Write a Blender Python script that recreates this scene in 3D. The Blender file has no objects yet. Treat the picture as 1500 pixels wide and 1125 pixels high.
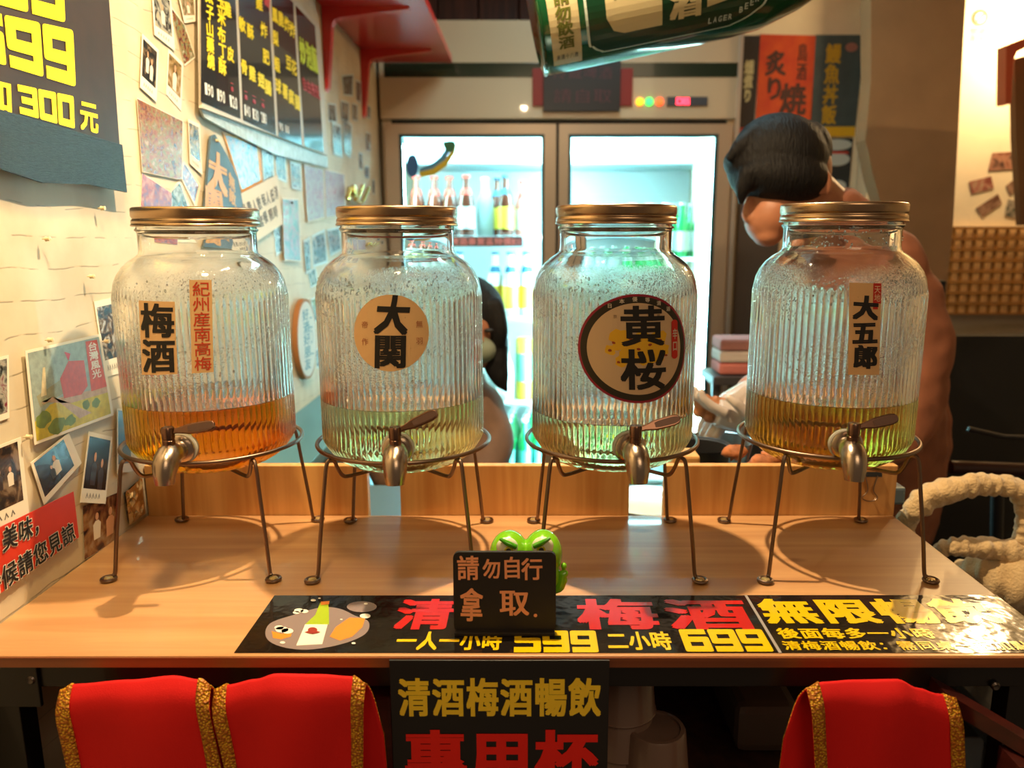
import bpy, bmesh, math, random
from mathutils import Vector, Matrix
PI = math.pi
R = random.Random(7)
S = bpy.context.scene
COL = S.collection

# ---------------------------------------------------------------- camera
PITCH = math.radians(10.96)
FPX = 1126.0
UC = 775.0
CO, SI = math.cos(PITCH), math.sin(PITCH)
EYE = Vector((0.0, 0.0, 1.5))
cam_d = bpy.data.cameras.new('camera')
cam_d.sensor_width = 36.0
cam_d.lens = FPX / 1500.0 * 36.0
cam_d.shift_x = -(UC - 750.0) / 1500.0
cam_d.clip_start = 0.02
cam_d.dof.use_dof = True
cam_d.dof.focus_distance = 0.87
cam_d.dof.aperture_fstop = 4.6
cam = bpy.data.objects.new('camera', cam_d)
cam.location = EYE
cam.rotation_euler = (PI / 2 - PITCH, 0, 0)
COL.objects.link(cam)
S.camera = cam

# ---------------------------------------------------------------- world, lights, exposure
world = bpy.data.worlds.new('world')
S.world = world
world.use_nodes = True
world.node_tree.nodes['Background'].inputs[0].default_value = (1.0, 0.66, 0.40, 1)
world.node_tree.nodes['Background'].inputs[1].default_value = 0.13
S.view_settings.view_transform = 'Standard'
S.view_settings.look = 'None'
S.view_settings.gamma = 1.0
S.view_settings.use_curve_mapping = False
S.view_settings.exposure = 0.0
S.cycles.max_bounces = 16
S.cycles.transmission_bounces = 14
S.cycles.diffuse_bounces = 3
S.cycles.glossy_bounces = 4
S.cycles.transparent_max_bounces = 16
S.cycles.sample_clamp_indirect = 6.0
S.cycles.blur_glossy = 0.6


def light(name, kind, loc, power, color, size=0.1, size_y=None, target=None, spread=None, spot=None):
    d = bpy.data.lights.new(name, kind)
    d.energy = power
    d.color = color
    if kind == 'AREA':
        d.shape = 'RECTANGLE' if size_y else 'DISK'
        d.size = size
        if size_y:
            d.size_y = size_y
        if spread:
            d.spread = spread
    else:
        d.shadow_soft_size = size
        if spot:
            d.spot_size = spot
            d.spot_blend = 0.5
    o = bpy.data.objects.new(name, d)
    o.location = loc
    if target is not None:
        v = Vector(target) - Vector(loc)
        o.rotation_euler = v.to_track_quat('-Z', 'Y').to_euler()
    COL.objects.link(o)
    return o


WARM = (1.0, 0.74, 0.44)
COLD = (0.42, 0.93, 1.0)
light('pendant_light', 'AREA', (-0.03, 0.98, 2.26), 22.0, WARM, 0.03, target=(-0.03, 0.95, 1.1))
light('left_wall_light', 'AREA', (-0.12, 0.45, 2.42), 5.0, (1.0, 0.72, 0.34), 0.14, target=(-0.556, 0.80, 1.85), spread=math.radians(85))
light('right_corner_light', 'POINT', (1.755, 2.76, 2.24), 30.0, (1.0, 0.68, 0.34), 0.07)
light('dining_room_light', 'AREA', (0.6, -0.9, 2.6), 8.0, (1.0, 0.70, 0.42), 0.9, 0.9, target=(0.1, 1.2, 1.0))
light('kitchen_light', 'AREA', (0.25, 2.1, 2.62), 9.0, (0.62, 0.95, 1.0), 0.8, 0.25, target=(0.1, 2.0, 1.0))

# ---------------------------------------------------------------- pixel -> world helpers
def ray(u, v):
    t = (v - 562.5) / FPX
    return Vector(((u - UC) / FPX, CO - t * SI, -t * CO - SI))
def onY(u, v, Y):
    d = ray(u, v); return EYE + d * (Y / d.y)
def onZ(u, v, z):
    d = ray(u, v); return EYE + d * ((z - EYE.z) / d.z)
def onX(u, v, X):
    d = ray(u, v); return EYE + d * (X / d.x)

# ---------------------------------------------------------------- mesh helpers
class M:
    def __init__(s):
        s.v = []; s.f = []
    def add(s, vs, fs):
        n = len(s.v)
        s.v += [tuple(p) for p in vs]
        s.f += [tuple(i + n for i in f) for f in fs]
        return s
    def box(s, x0, y0, z0, x1, y1, z1, b=0.0):
        if b <= 0:
            return s.add([(x0, y0, z0), (x1, y0, z0), (x1, y1, z0), (x0, y1, z0), (x0, y0, z1), (x1, y0, z1), (x1, y1, z1), (x0, y1, z1)],
                         [(0, 3, 2, 1), (4, 5, 6, 7), (0, 1, 5, 4), (1, 2, 6, 5), (2, 3, 7, 6), (3, 0, 4, 7)])
        bm = bmesh.new()
        bmesh.ops.create_cube(bm, size=1)
        for w in bm.verts:
            w.co = Vector(((x0 + x1) / 2 + w.co.x * (x1 - x0), (y0 + y1) / 2 + w.co.y * (y1 - y0), (z0 + z1) / 2 + w.co.z * (z1 - z0)))
        bmesh.ops.bevel(bm, geom=bm.edges[:], offset=b, segments=2, affect='EDGES', profile=0.6)
        bm.verts.index_update()
        s.add([w.co.copy() for w in bm.verts], [[w.index for w in f.verts] for f in bm.faces])
        bm.free()
        return s
    def lathe(s, prof, seg=32, c=(0, 0, 0), rad=None, close=False, axis=None):
        """prof: list of (r, z); rad(r, z, th) may alter the radius; axis: Matrix to orient"""
        vs = []; fs = []
        for (r, z) in prof:
            for k in range(seg):
                th = 2 * PI * k / seg
                rr = rad(r, z, th) if rad else r
                p = Vector((rr * math.cos(th), rr * math.sin(th), z))
                if axis is not None:
                    p = axis @ p
                vs.append(p + Vector(c))
        n = len(prof)
        for i in range(n - (0 if close else 1)):
            j = (i + 1) % n
            for k in range(seg):
                l = (k + 1) % seg
                fs.append((i * seg + k, i * seg + l, j * seg + l, j * seg + k))
        if not close:
            if prof[0][0] > 1e-6: fs.append(tuple(range(seg))[::-1])
            if prof[-1][0] > 1e-6: fs.append(tuple((n - 1) * seg + k for k in range(seg)))
        return s.add(vs, fs)
    def tube(s, pts, r, seg=10, cap=True, closed=False):
        pts = [Vector(p) for p in pts]
        n = len(pts)
        rr = r if isinstance(r, (list, tuple)) else [r] * n
        vs = []; fs = []
        up = None
        for i in range(n):
            if closed:
                t = (pts[(i + 1) % n] - pts[i - 1]).normalized()
            else:
                t = (pts[min(i + 1, n - 1)] - pts[max(i - 1, 0)]).normalized()
            if up is None:
                up = Vector((0, 0, 1)) if abs(t.z) < 0.9 else Vector((1, 0, 0))
            up = (up - t * up.dot(t))
            if up.length < 1e-6: up = t.orthogonal()
            up.normalize()
            b = t.cross(up)
            for k in range(seg):
                a = 2 * PI * k / seg
                vs.append(pts[i] + (up * math.cos(a) + b * math.sin(a)) * rr[i])
        for i in range(n if closed else n - 1):
            j = (i + 1) % n
            for k in range(seg):
                l = (k + 1) % seg
                fs.append((i * seg + k, i * seg + l, j * seg + l, j * seg + k))
        if cap and not closed:
            fs.append(tuple(range(seg))[::-1]); fs.append(tuple((n - 1) * seg + k for k in range(seg)))
        return s.add(vs, fs)
    def ell(s, c, rx, ry, rz, seg=20, rings=12, fn=None, rot=None):
        vs = []; fs = []
        for i in range(rings + 1):
            ph = PI * i / rings
            for k in range(seg):
                th = 2 * PI * k / seg
                p = Vector((rx * math.sin(ph) * math.cos(th), ry * math.sin(ph) * math.sin(th), rz * math.cos(ph)))
                if fn: p = fn(p)
                if rot is not None: p = rot @ p
                vs.append(p + Vector(c))
        for i in range(rings):
            for k in range(seg):
                l = (k + 1) % seg
                fs.append((i * seg + k, (i + 1) * seg + k, (i + 1) * seg + l, i * seg + l))
        return s.add(vs, fs)
    def slab(s, pts, d):
        """closed prism: pts (world polygon) extruded by vector d"""
        n = len(pts); d = Vector(d)
        vs = [Vector(p) for p in pts] + [Vector(p) + d for p in pts]
        fs = [tuple(range(n))[::-1], tuple(range(n, 2 * n))] + [(i, (i + 1) % n, n + (i + 1) % n, n + i) for i in range(n)]
        return s.add(vs, fs)


def smooth_path(pts, n=8, closed=False):
    """Catmull-Rom"""
    P = [Vector(p) for p in pts]; out = []
    N = len(P)
    rng = range(N if closed else N - 1)
    for i in rng:
        if closed:
            p0, p1, p2, p3 = P[i - 1], P[i], P[(i + 1) % N], P[(i + 2) % N]
        else:
            p1, p2 = P[i], P[i + 1]
            p0 = P[i - 1] if i > 0 else p1 * 2 - p2
            p3 = P[i + 2] if i + 2 < N else p2 * 2 - p1
        for k in range(n):
            t = k / n
            out.append(0.5 * ((2 * p1) + (p2 - p0) * t + (2 * p0 - 5 * p1 + 4 * p2 - p3) * t * t + (3 * p1 - p0 - 3 * p2 + p3) * t ** 3))
    if not closed: out.append(P[-1])
    return out


def wpos(o):
    p = Vector((0, 0, 0))
    while o is not None:
        p = p + o.location; o = o.parent
    return p


def ob(name, m, mat, parent=None, smooth=False, origin=None, angle=40, weld=False):
    me = bpy.data.meshes.new(name)
    if parent is not None and origin is None:
        org = wpos(parent); loc = Vector((0, 0, 0))
    elif origin is not None:
        org = Vector(origin); loc = org - (wpos(parent) if parent else Vector((0, 0, 0)))
    else:
        xs = [min(p[k] for p in m.v) for k in range(3)]; xe = [max(p[k] for p in m.v) for k in range(3)]
        org = Vector(((xs[0] + xe[0]) / 2, (xs[1] + xe[1]) / 2, xs[2])); loc = org
    me.from_pydata([(p[0] - org.x, p[1] - org.y, p[2] - org.z) for p in m.v], [], m.f)
    bm = bmesh.new(); bm.from_mesh(me)
    if weld: bmesh.ops.remove_doubles(bm, verts=bm.verts, dist=1e-6)
    if len(bm.faces) < 60000: bmesh.ops.recalc_face_normals(bm, faces=bm.faces)
    bm.to_mesh(me); bm.free()
    if smooth:
        for p in me.polygons: p.use_smooth = True
        if angle: me.set_sharp_from_angle(angle=math.radians(angle))
    if mat is not None: me.materials.append(mat)
    o = bpy.data.objects.new(name, me)
    o.location = loc
    if parent is not None: o.parent = parent
    COL.objects.link(o)
    return o


def tag(o, label, cat, group=None):
    o['label'] = label; o['category'] = cat
    if group: o['group'] = group
    return o
def thing(name, label, cat, loc, group=None):
    o = bpy.data.objects.new(name, None); o.location = loc
    o.empty_display_size = 0.02
    COL.objects.link(o)
    return tag(o, label, cat, group)
def struct(name, m, mat, parent=None, **k):
    o = ob(name, m, mat, parent, **k)
    if parent is None: o['kind'] = 'structure'
    return o

# ---------------------------------------------------------------- materials
def newmat(name):
    m = bpy.data.materials.new(name); m.use_nodes = True
    return m, m.node_tree, m.node_tree.nodes['Principled BSDF']
def C4(c): return (c[0], c[1], c[2], 1)
def srgb(r, g, b):
    f = lambda x: ((x / 255 + 0.055) / 1.055) ** 2.4 if x > 10 else x / 255 / 12.92
    return (f(r), f(g), f(b))
MC = {}
def mat(name, col, rough=0.5, metal=0.0, var=0.0, vscale=20.0, bump=0.0, bscale=80.0, stretch=(1, 1, 1), emit=None, es=0.0, coat=0.0, col2=None, sheen=0.0, spec=0.5):
    if name in MC: return MC[name]
    m, nt, b = newmat(name)
    b.inputs['Base Color'].default_value = C4(col)
    b.inputs['Roughness'].default_value = rough
    b.inputs['Metallic'].default_value = metal
    b.inputs['Coat Weight'].default_value = coat
    b.inputs['Sheen Weight'].default_value = sheen
    b.inputs['Specular IOR Level'].default_value = spec
    if emit:
        b.inputs['Emission Color'].default_value = C4(emit); b.inputs['Emission Strength'].default_value = es
    if var or bump:
        tc = nt.nodes.new('ShaderNodeTexCoord'); mp = nt.nodes.new('ShaderNodeMapping')
        mp.inputs['Scale'].default_value = stretch
        nt.links.new(tc.outputs['Object'], mp.inputs[0])
    if var:
        n = nt.nodes.new('ShaderNodeTexNoise'); n.inputs['Scale'].default_value = vscale; n.inputs['Detail'].default_value = 5
        nt.links.new(mp.outputs[0], n.inputs['Vector'])
        r = nt.nodes.new('ShaderNodeValToRGB')
        c2 = col2 or tuple(x * (1 - var) for x in col)
        r.color_ramp.elements[0].color = C4(c2); r.color_ramp.elements[1].color = C4(tuple(min(1, x * (1 + var * 0.4)) for x in col))
        r.color_ramp.elements[0].position = 0.3; r.color_ramp.elements[1].position = 0.7
        nt.links.new(n.outputs['Fac'], r.inputs[0]); nt.links.new(r.outputs[0], b.inputs['Base Color'])
    if bump:
        n = nt.nodes.new('ShaderNodeTexNoise'); n.inputs['Scale'].default_value = bscale; n.inputs['Detail'].default_value = 4
        nt.links.new(mp.outputs[0], n.inputs['Vector'])
        bp = nt.nodes.new('ShaderNodeBump'); bp.inputs['Strength'].default_value = bump; bp.inputs['Distance'].default_value = 0.002
        nt.links.new(n.outputs['Fac'], bp.inputs['Height']); nt.links.new(bp.outputs[0], b.inputs['Normal'])
    MC[name] = m
    return m


def wood(name, c1, c2, axis='X', rough=0.45, scale=1.0, coat=0.0, knots=False):
    if name in MC: return MC[name]
    m, nt, b = newmat(name)
    tc = nt.nodes.new('ShaderNodeTexCoord'); mp = nt.nodes.new('ShaderNodeMapping')
    sc = {'X': (1.2, 22, 22), 'Y': (22, 1.2, 22), 'Z': (22, 22, 1.2)}[axis]
    mp.inputs['Scale'].default_value = tuple(x * scale for x in sc)
    nt.links.new(tc.outputs['Object'], mp.inputs[0])
    n = nt.nodes.new('ShaderNodeTexNoise'); n.inputs['Scale'].default_value = 2.2; n.inputs['Detail'].default_value = 8; n.inputs['Distortion'].default_value = 0.6
    nt.links.new(mp.outputs[0], n.inputs['Vector'])
    r = nt.nodes.new('ShaderNodeValToRGB')
    r.color_ramp.elements[0].position = 0.33; r.color_ramp.elements[1].position = 0.68
    r.color_ramp.elements[0].color = C4(c2); r.color_ramp.elements[1].color = C4(c1)
    nt.links.new(n.outputs['Fac'], r.inputs[0])
    last = r.outputs[0]
    if knots:
        vo = nt.nodes.new('ShaderNodeTexVoronoi'); vo.inputs['Scale'].default_value = 5.0
        mp2 = nt.nodes.new('ShaderNodeMapping'); mp2.inputs['Scale'].default_value = (0.7, 1.6, 1)
        nt.links.new(tc.outputs['Object'], mp2.inputs[0]); nt.links.new(mp2.outputs[0], vo.inputs['Vector'])
        r2 = nt.nodes.new('ShaderNodeValToRGB'); r2.color_ramp.elements[0].position = 0.03; r2.color_ramp.elements[1].position = 0.075
        r2.color_ramp.elements[0].color = C4((0.55, 0.42, 0.35)); r2.color_ramp.elements[1].color = (1, 1, 1, 1)
        nt.links.new(vo.outputs['Distance'], r2.inputs[0])
        mx = nt.nodes.new('ShaderNodeMix'); mx.data_type = 'RGBA'; mx.blend_type = 'MULTIPLY'; mx.inputs[0].default_value = 1
        nt.links.new(last, mx.inputs[6]); nt.links.new(r2.outputs[0], mx.inputs[7]); last = mx.outputs[2]
    nt.links.new(last, b.inputs['Base Color'])
    b.inputs['Roughness'].default_value = rough
    b.inputs['Coat Weight'].default_value = coat
    bp = nt.nodes.new('ShaderNodeBump'); bp.inputs['Strength'].default_value = 0.15; bp.inputs['Distance'].default_value = 0.001
    nt.links.new(n.outputs['Fac'], bp.inputs['Height']); nt.links.new(bp.outputs[0], b.inputs['Normal'])
    MC[name] = m
    return m


def photo_mat(name, cols, scale=40.0, seed=0.0, rough=0.25):
    """printed snapshot: patches of several colours"""
    if name in MC: return MC[name]
    m, nt, b = newmat(name)
    tc = nt.nodes.new('ShaderNodeTexCoord')
    n = nt.nodes.new('ShaderNodeTexNoise'); n.noise_dimensions = '4D'; n.inputs['W'].default_value = seed
    n.inputs['Scale'].default_value = scale; n.inputs['Detail'].default_value = 3.5; n.inputs['Distortion'].default_value = 1.2
    nt.links.new(tc.outputs['Object'], n.inputs['Vector'])
    r = nt.nodes.new('ShaderNodeValToRGB'); cr = r.color_ramp
    k = len(cols)
    while len(cr.elements) < k: cr.elements.new(0.5)
    for i, c in enumerate(cols):
        cr.elements[i].position = 0.36 + 0.28 * i / (k - 1); cr.elements[i].color = C4(tuple(x * 0.62 for x in c))
    nt.links.new(n.outputs['Fac'], r.inputs[0]); nt.links.new(r.outputs[0], b.inputs['Base Color'])
    b.inputs['Roughness'].default_value = rough
    MC[name] = m
    return m


def glass_jar_mat():
    m, nt, b = newmat('ribbed_glass')
    b.inputs['Base Color'].default_value = (0.985, 0.992, 0.995, 1)
    b.inputs['Roughness'].default_value = 0.02
    b.inputs['IOR'].default_value = 1.46
    b.inputs['Transmission Weight'].default_value = 1.0
    tc = nt.nodes.new('ShaderNodeTexCoord')
    sep = nt.nodes.new('ShaderNodeSeparateXYZ'); nt.links.new(tc.outputs['Object'], sep.inputs[0])
    mr = nt.nodes.new('ShaderNodeMapRange'); mr.inputs[1].default_value = 0.07; mr.inputs[2].default_value = 0.16; nt.links.new(sep.outputs[2], mr.inputs[0])
    mr2 = nt.nodes.new('ShaderNodeMapRange'); mr2.inputs[1].default_value = 0.245; mr2.inputs[2].default_value = 0.225; nt.links.new(sep.outputs[2], mr2.inputs[0])
    band = nt.nodes.new('ShaderNodeMath'); band.operation = 'MULTIPLY'; nt.links.new(mr.outputs[0], band.inputs[0]); nt.links.new(mr2.outputs[0], band.inputs[1])
    # patches of condensation
    ns = nt.nodes.new('ShaderNodeTexNoise'); ns.inputs['Scale'].default_value = 14; ns.inputs['Detail'].default_value = 3; nt.links.new(tc.outputs['Object'], ns.inputs['Vector'])
    pr = nt.nodes.new('ShaderNodeMapRange'); pr.inputs[1].default_value = 0.45; pr.inputs[2].default_value = 0.62; nt.links.new(ns.outputs['Fac'], pr.inputs[0])
    amt = nt.nodes.new('ShaderNodeMath'); amt.operation = 'MULTIPLY'; nt.links.new(pr.outputs[0], amt.inputs[0]); nt.links.new(band.outputs[0], amt.inputs[1])
    vo = nt.nodes.new('ShaderNodeTexVoronoi'); vo.inputs['Scale'].default_value = 420; nt.links.new(tc.outputs['Object'], vo.inputs['Vector'])
    dr = nt.nodes.new('ShaderNodeMapRange'); dr.inputs[1].default_value = 0.45; dr.inputs[2].default_value = 0.1; nt.links.new(vo.outputs['Distance'], dr.inputs[0])
    hm = nt.nodes.new('ShaderNodeMath'); hm.operation = 'MULTIPLY'; nt.links.new(dr.outputs[0], hm.inputs[0]); nt.links.new(amt.outputs[0], hm.inputs[1])
    n2 = nt.nodes.new('ShaderNodeTexNoise'); n2.inputs['Scale'].default_value = 45; nt.links.new(tc.outputs['Object'], n2.inputs['Vector'])
    ad = nt.nodes.new('ShaderNodeMath'); ad.operation = 'MULTIPLY_ADD'; ad.inputs[1].default_value = 0.07
    nt.links.new(n2.outputs['Fac'], ad.inputs[0]); nt.links.new(hm.outputs[0], ad.inputs[2])
    bp = nt.nodes.new('ShaderNodeBump'); bp.inputs['Strength'].default_value = 0.5; bp.inputs['Distance'].default_value = 0.0012
    nt.links.new(ad.outputs[0], bp.inputs['Height']); nt.links.new(bp.outputs[0], b.inputs['Normal'])
    ro = nt.nodes.new('ShaderNodeMath'); ro.operation = 'MULTIPLY_ADD'; ro.inputs[1].default_value = 0.10; ro.inputs[2].default_value = 0.015
    nt.links.new(amt.outputs[0], ro.inputs[0]); nt.links.new(ro.outputs[0], b.inputs['Roughness'])
    # thin film of moisture scattering a little light
    df = nt.nodes.new('ShaderNodeBsdfDiffuse'); df.inputs[0].default_value = (0.80, 0.84, 0.85, 1)
    tl = nt.nodes.new('ShaderNodeBsdfTranslucent'); tl.inputs[0].default_value = (0.80, 0.86, 0.88, 1)
    m1 = nt.nodes.new('ShaderNodeMixShader'); m1.inputs[0].default_value = 0.6
    nt.links.new(df.outputs[0], m1.inputs[1]); nt.links.new(tl.outputs[0], m1.inputs[2])
    fa = nt.nodes.new('ShaderNodeMath'); fa.operation = 'MULTIPLY_ADD'; fa.inputs[1].default_value = 0.045; fa.inputs[2].default_value = 0.004
    fb = nt.nodes.new('ShaderNodeMath'); fb.operation = 'MULTIPLY_ADD'; fb.inputs[1].default_value = 0.022
    nt.links.new(band.outputs[0], fb.inputs[0]); nt.links.new(fa.outputs[0], fb.inputs[2])
    nt.links.new(amt.outputs[0], fa.inputs[0])
    m2 = nt.nodes.new('ShaderNodeMixShader'); nt.links.new(fb.outputs[0], m2.inputs[0])
    nt.links.new(b.outputs[0], m2.inputs[1]); nt.links.new(m1.outputs[0], m2.inputs[2])
    nt.links.new(m2.outputs[0], nt.nodes['Material Output'].inputs[0])
    return m


def liquid_mat(name, sigma):
    m, nt, b = newmat(name)
    b.inputs['Base Color'].default_value = (1, 1, 1, 1)
    b.inputs['Roughness'].default_value = 0.0
    b.inputs['IOR'].default_value = 1.34
    b.inputs['Transmission Weight'].default_value = 1.0
    d = max(sigma)
    va = nt.nodes.new('ShaderNodeVolumeAbsorption')
    va.inputs[0].default_value = C4(tuple(1 - s / d for s in sigma)); va.inputs[1].default_value = d
    nt.links.new(va.outputs[0], nt.nodes['Material Output'].inputs[1])
    return m


def pane_mat(name, tint=(1, 1, 1), refl=0.06):
    m, nt, b = newmat(name)
    tr = nt.nodes.new('ShaderNodeBsdfTransparent'); tr.inputs[0].default_value = C4(tint)
    gl = nt.nodes.new('ShaderNodeBsdfGlossy'); gl.inputs['Roughness'].default_value = 0.03
    fr = nt.nodes.new('ShaderNodeFresnel'); fr.inputs[0].default_value = 1.45
    mx = nt.nodes.new('ShaderNodeMixShader')
    nt.links.new(fr.outputs[0], mx.inputs[0]); nt.links.new(tr.outputs[0], mx.inputs[1]); nt.links.new(gl.outputs[0], mx.inputs[2])
    nt.links.new(mx.outputs[0], nt.nodes['Material Output'].inputs[0])
    return m


def wall_mat():
    m, nt, b = newmat('cream_painted_wall')
    tc = nt.nodes.new('ShaderNodeTexCoord')
    mp = nt.nodes.new('ShaderNodeMapping'); nt.links.new(tc.outputs['Object'], mp.inputs[0])
    n0 = nt.nodes.new('ShaderNodeTexNoise'); n0.inputs['Scale'].default_value = 6; n0.inputs['Detail'].default_value = 3; nt.links.new(mp.outputs[0], n0.inputs['Vector'])
    mixv = nt.nodes.new('ShaderNodeVectorMath'); mixv.operation = 'MULTIPLY_ADD'; mixv.inputs[1].default_value = (0.03, 0.03, 0.03)
    nt.links.new(n0.outputs['Color'], mixv.inputs[0]); nt.links.new(mp.outputs[0], mixv.inputs[2])
    sp = nt.nodes.new('ShaderNodeSeparateXYZ'); nt.links.new(mixv.outputs[0], sp.inputs[0])
    fr = nt.nodes.new('ShaderNodeMath'); fr.operation = 'MULTIPLY'; fr.inputs[1].default_value = 1 / 0.036; nt.links.new(sp.outputs[2], fr.inputs[0])
    f2 = nt.nodes.new('ShaderNodeMath'); f2.operation = 'FRACT'; nt.links.new(fr.outputs[0], f2.inputs[0])
    r = nt.nodes.new('ShaderNodeValToRGB'); e = r.color_ramp.elements
    e[0].position = 0.0; e[0].color = (0.45, 0.45, 0.45, 1); e[1].position = 0.05; e[1].color = (1, 1, 1, 1)
    nt.links.new(f2.outputs[0], r.inputs[0])
    n3 = nt.nodes.new('ShaderNodeTexNoise'); n3.inputs['Scale'].default_value = 30; nt.links.new(mp.outputs[0], n3.inputs['Vector'])
    gt = nt.nodes.new('ShaderNodeMapRange'); gt.inputs[1].default_value = 0.44; gt.inputs[2].default_value = 0.52; nt.links.new(n3.outputs['Fac'], gt.inputs[0])
    mx = nt.nodes.new('ShaderNodeMix'); mx.data_type = 'RGBA'; nt.links.new(gt.outputs[0], mx.inputs[0]); mx.inputs[6].default_value = (1, 1, 1, 1); nt.links.new(r.outputs[0], mx.inputs[7])
    base = nt.nodes.new('ShaderNodeValToRGB'); base.color_ramp.elements[0].color = C4((0.54, 0.44, 0.29)); base.color_ramp.elements[1].color = C4((0.66, 0.57, 0.41))
    base.color_ramp.elements[0].position = 0.35; base.color_ramp.elements[1].position = 0.6
    n4 = nt.nodes.new('ShaderNodeTexNoise'); n4.inputs['Scale'].default_value = 9; n4.inputs['Detail'].default_value = 6; nt.links.new(mp.outputs[0], n4.inputs['Vector'])
    nt.links.new(n4.outputs['Fac'], base.inputs[0])
    m2 = nt.nodes.new('ShaderNodeMix'); m2.data_type = 'RGBA'; m2.blend_type = 'MULTIPLY'; m2.inputs[0].default_value = 0.75
    nt.links.new(base.outputs[0], m2.inputs[6]); nt.links.new(mx.outputs[2], m2.inputs[7]); nt.links.new(m2.outputs[2], b.inputs['Base Color'])
    bp = nt.nodes.new('ShaderNodeBump'); bp.inputs['Strength'].default_value = 0.35; bp.inputs['Distance'].default_value = 0.002
    nt.links.new(mx.outputs[2], bp.inputs['Height']); nt.links.new(bp.outputs[0], b.inputs['Normal'])
    b.inputs['Roughness'].default_value = 0.55
    return m


BLACKP = mat('black_print', srgb(24, 21, 20), 0.35, coat=0.3)
YEL = mat('yellow_ink', srgb(250, 222, 10), 0.5)
RED = mat('red_ink', srgb(215, 25, 15), 0.5)
WHITE = mat('white_paper', srgb(232, 224, 205), 0.6)
BLACK = mat('black_ink', srgb(18, 14, 12), 0.6)
CREAM = mat('tan_label', srgb(216, 176, 126), 0.6)
GREYI = mat('grey_ink', srgb(110, 105, 100), 0.7)

# ---------------------------------------------------------------- glyphs
GC = {}
def glyph(ch):
    if ch in GC: return GC[ch]
    c = bpy.data.curves.new('g', 'FONT'); c.body = ch; c.size = 1; c.resolution_u = 2
    o = bpy.data.objects.new('g', c); COL.objects.link(o)
    me = bpy.data.meshes.new_from_object(o)
    vs = [(v.co.x, v.co.y) for v in me.vertices]; fs = [tuple(p.vertices) for p in me.polygons]
    bpy.data.objects.remove(o); bpy.data.meshes.remove(me); bpy.data.curves.remove(c)
    GC[ch] = (vs, fs)
    return GC[ch]

# square-shouldered display digits, drawn as thick strokes in a unit cell
DIG = {'9': [[(1, .45), (0, .45), (0, 1), (1, 1), (1, 0), (0.05, 0)]], '6': [[(0, .55), (1, .55), (1, 0), (0, 0), (0, 1), (0.95, 1)]],
       '5': [[(1, 1), (0, 1), (0, .55), (1, .55), (1, 0), (0, 0)]], '3': [[(0, 1), (1, 1), (1, 0), (0, 0)], [(0.2, .5), (1, .5)]],
       '0': [[(0, 0), (0, 1), (1, 1), (1, 0), (0, 0)]], '1': [[(0.5, 0), (0.5, 1)]], '2': [[(0, 1), (1, 1), (1, .5), (0, .5), (0, 0), (1, 0)]],
       '4': [[(0, 1), (0, .45), (1, .45)], [(0.8, 1), (0.8, 0)]], '8': [[(0, 0), (0, 1), (1, 1), (1, 0), (0, 0)], [(0, .5), (1, .5)]]}


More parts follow.
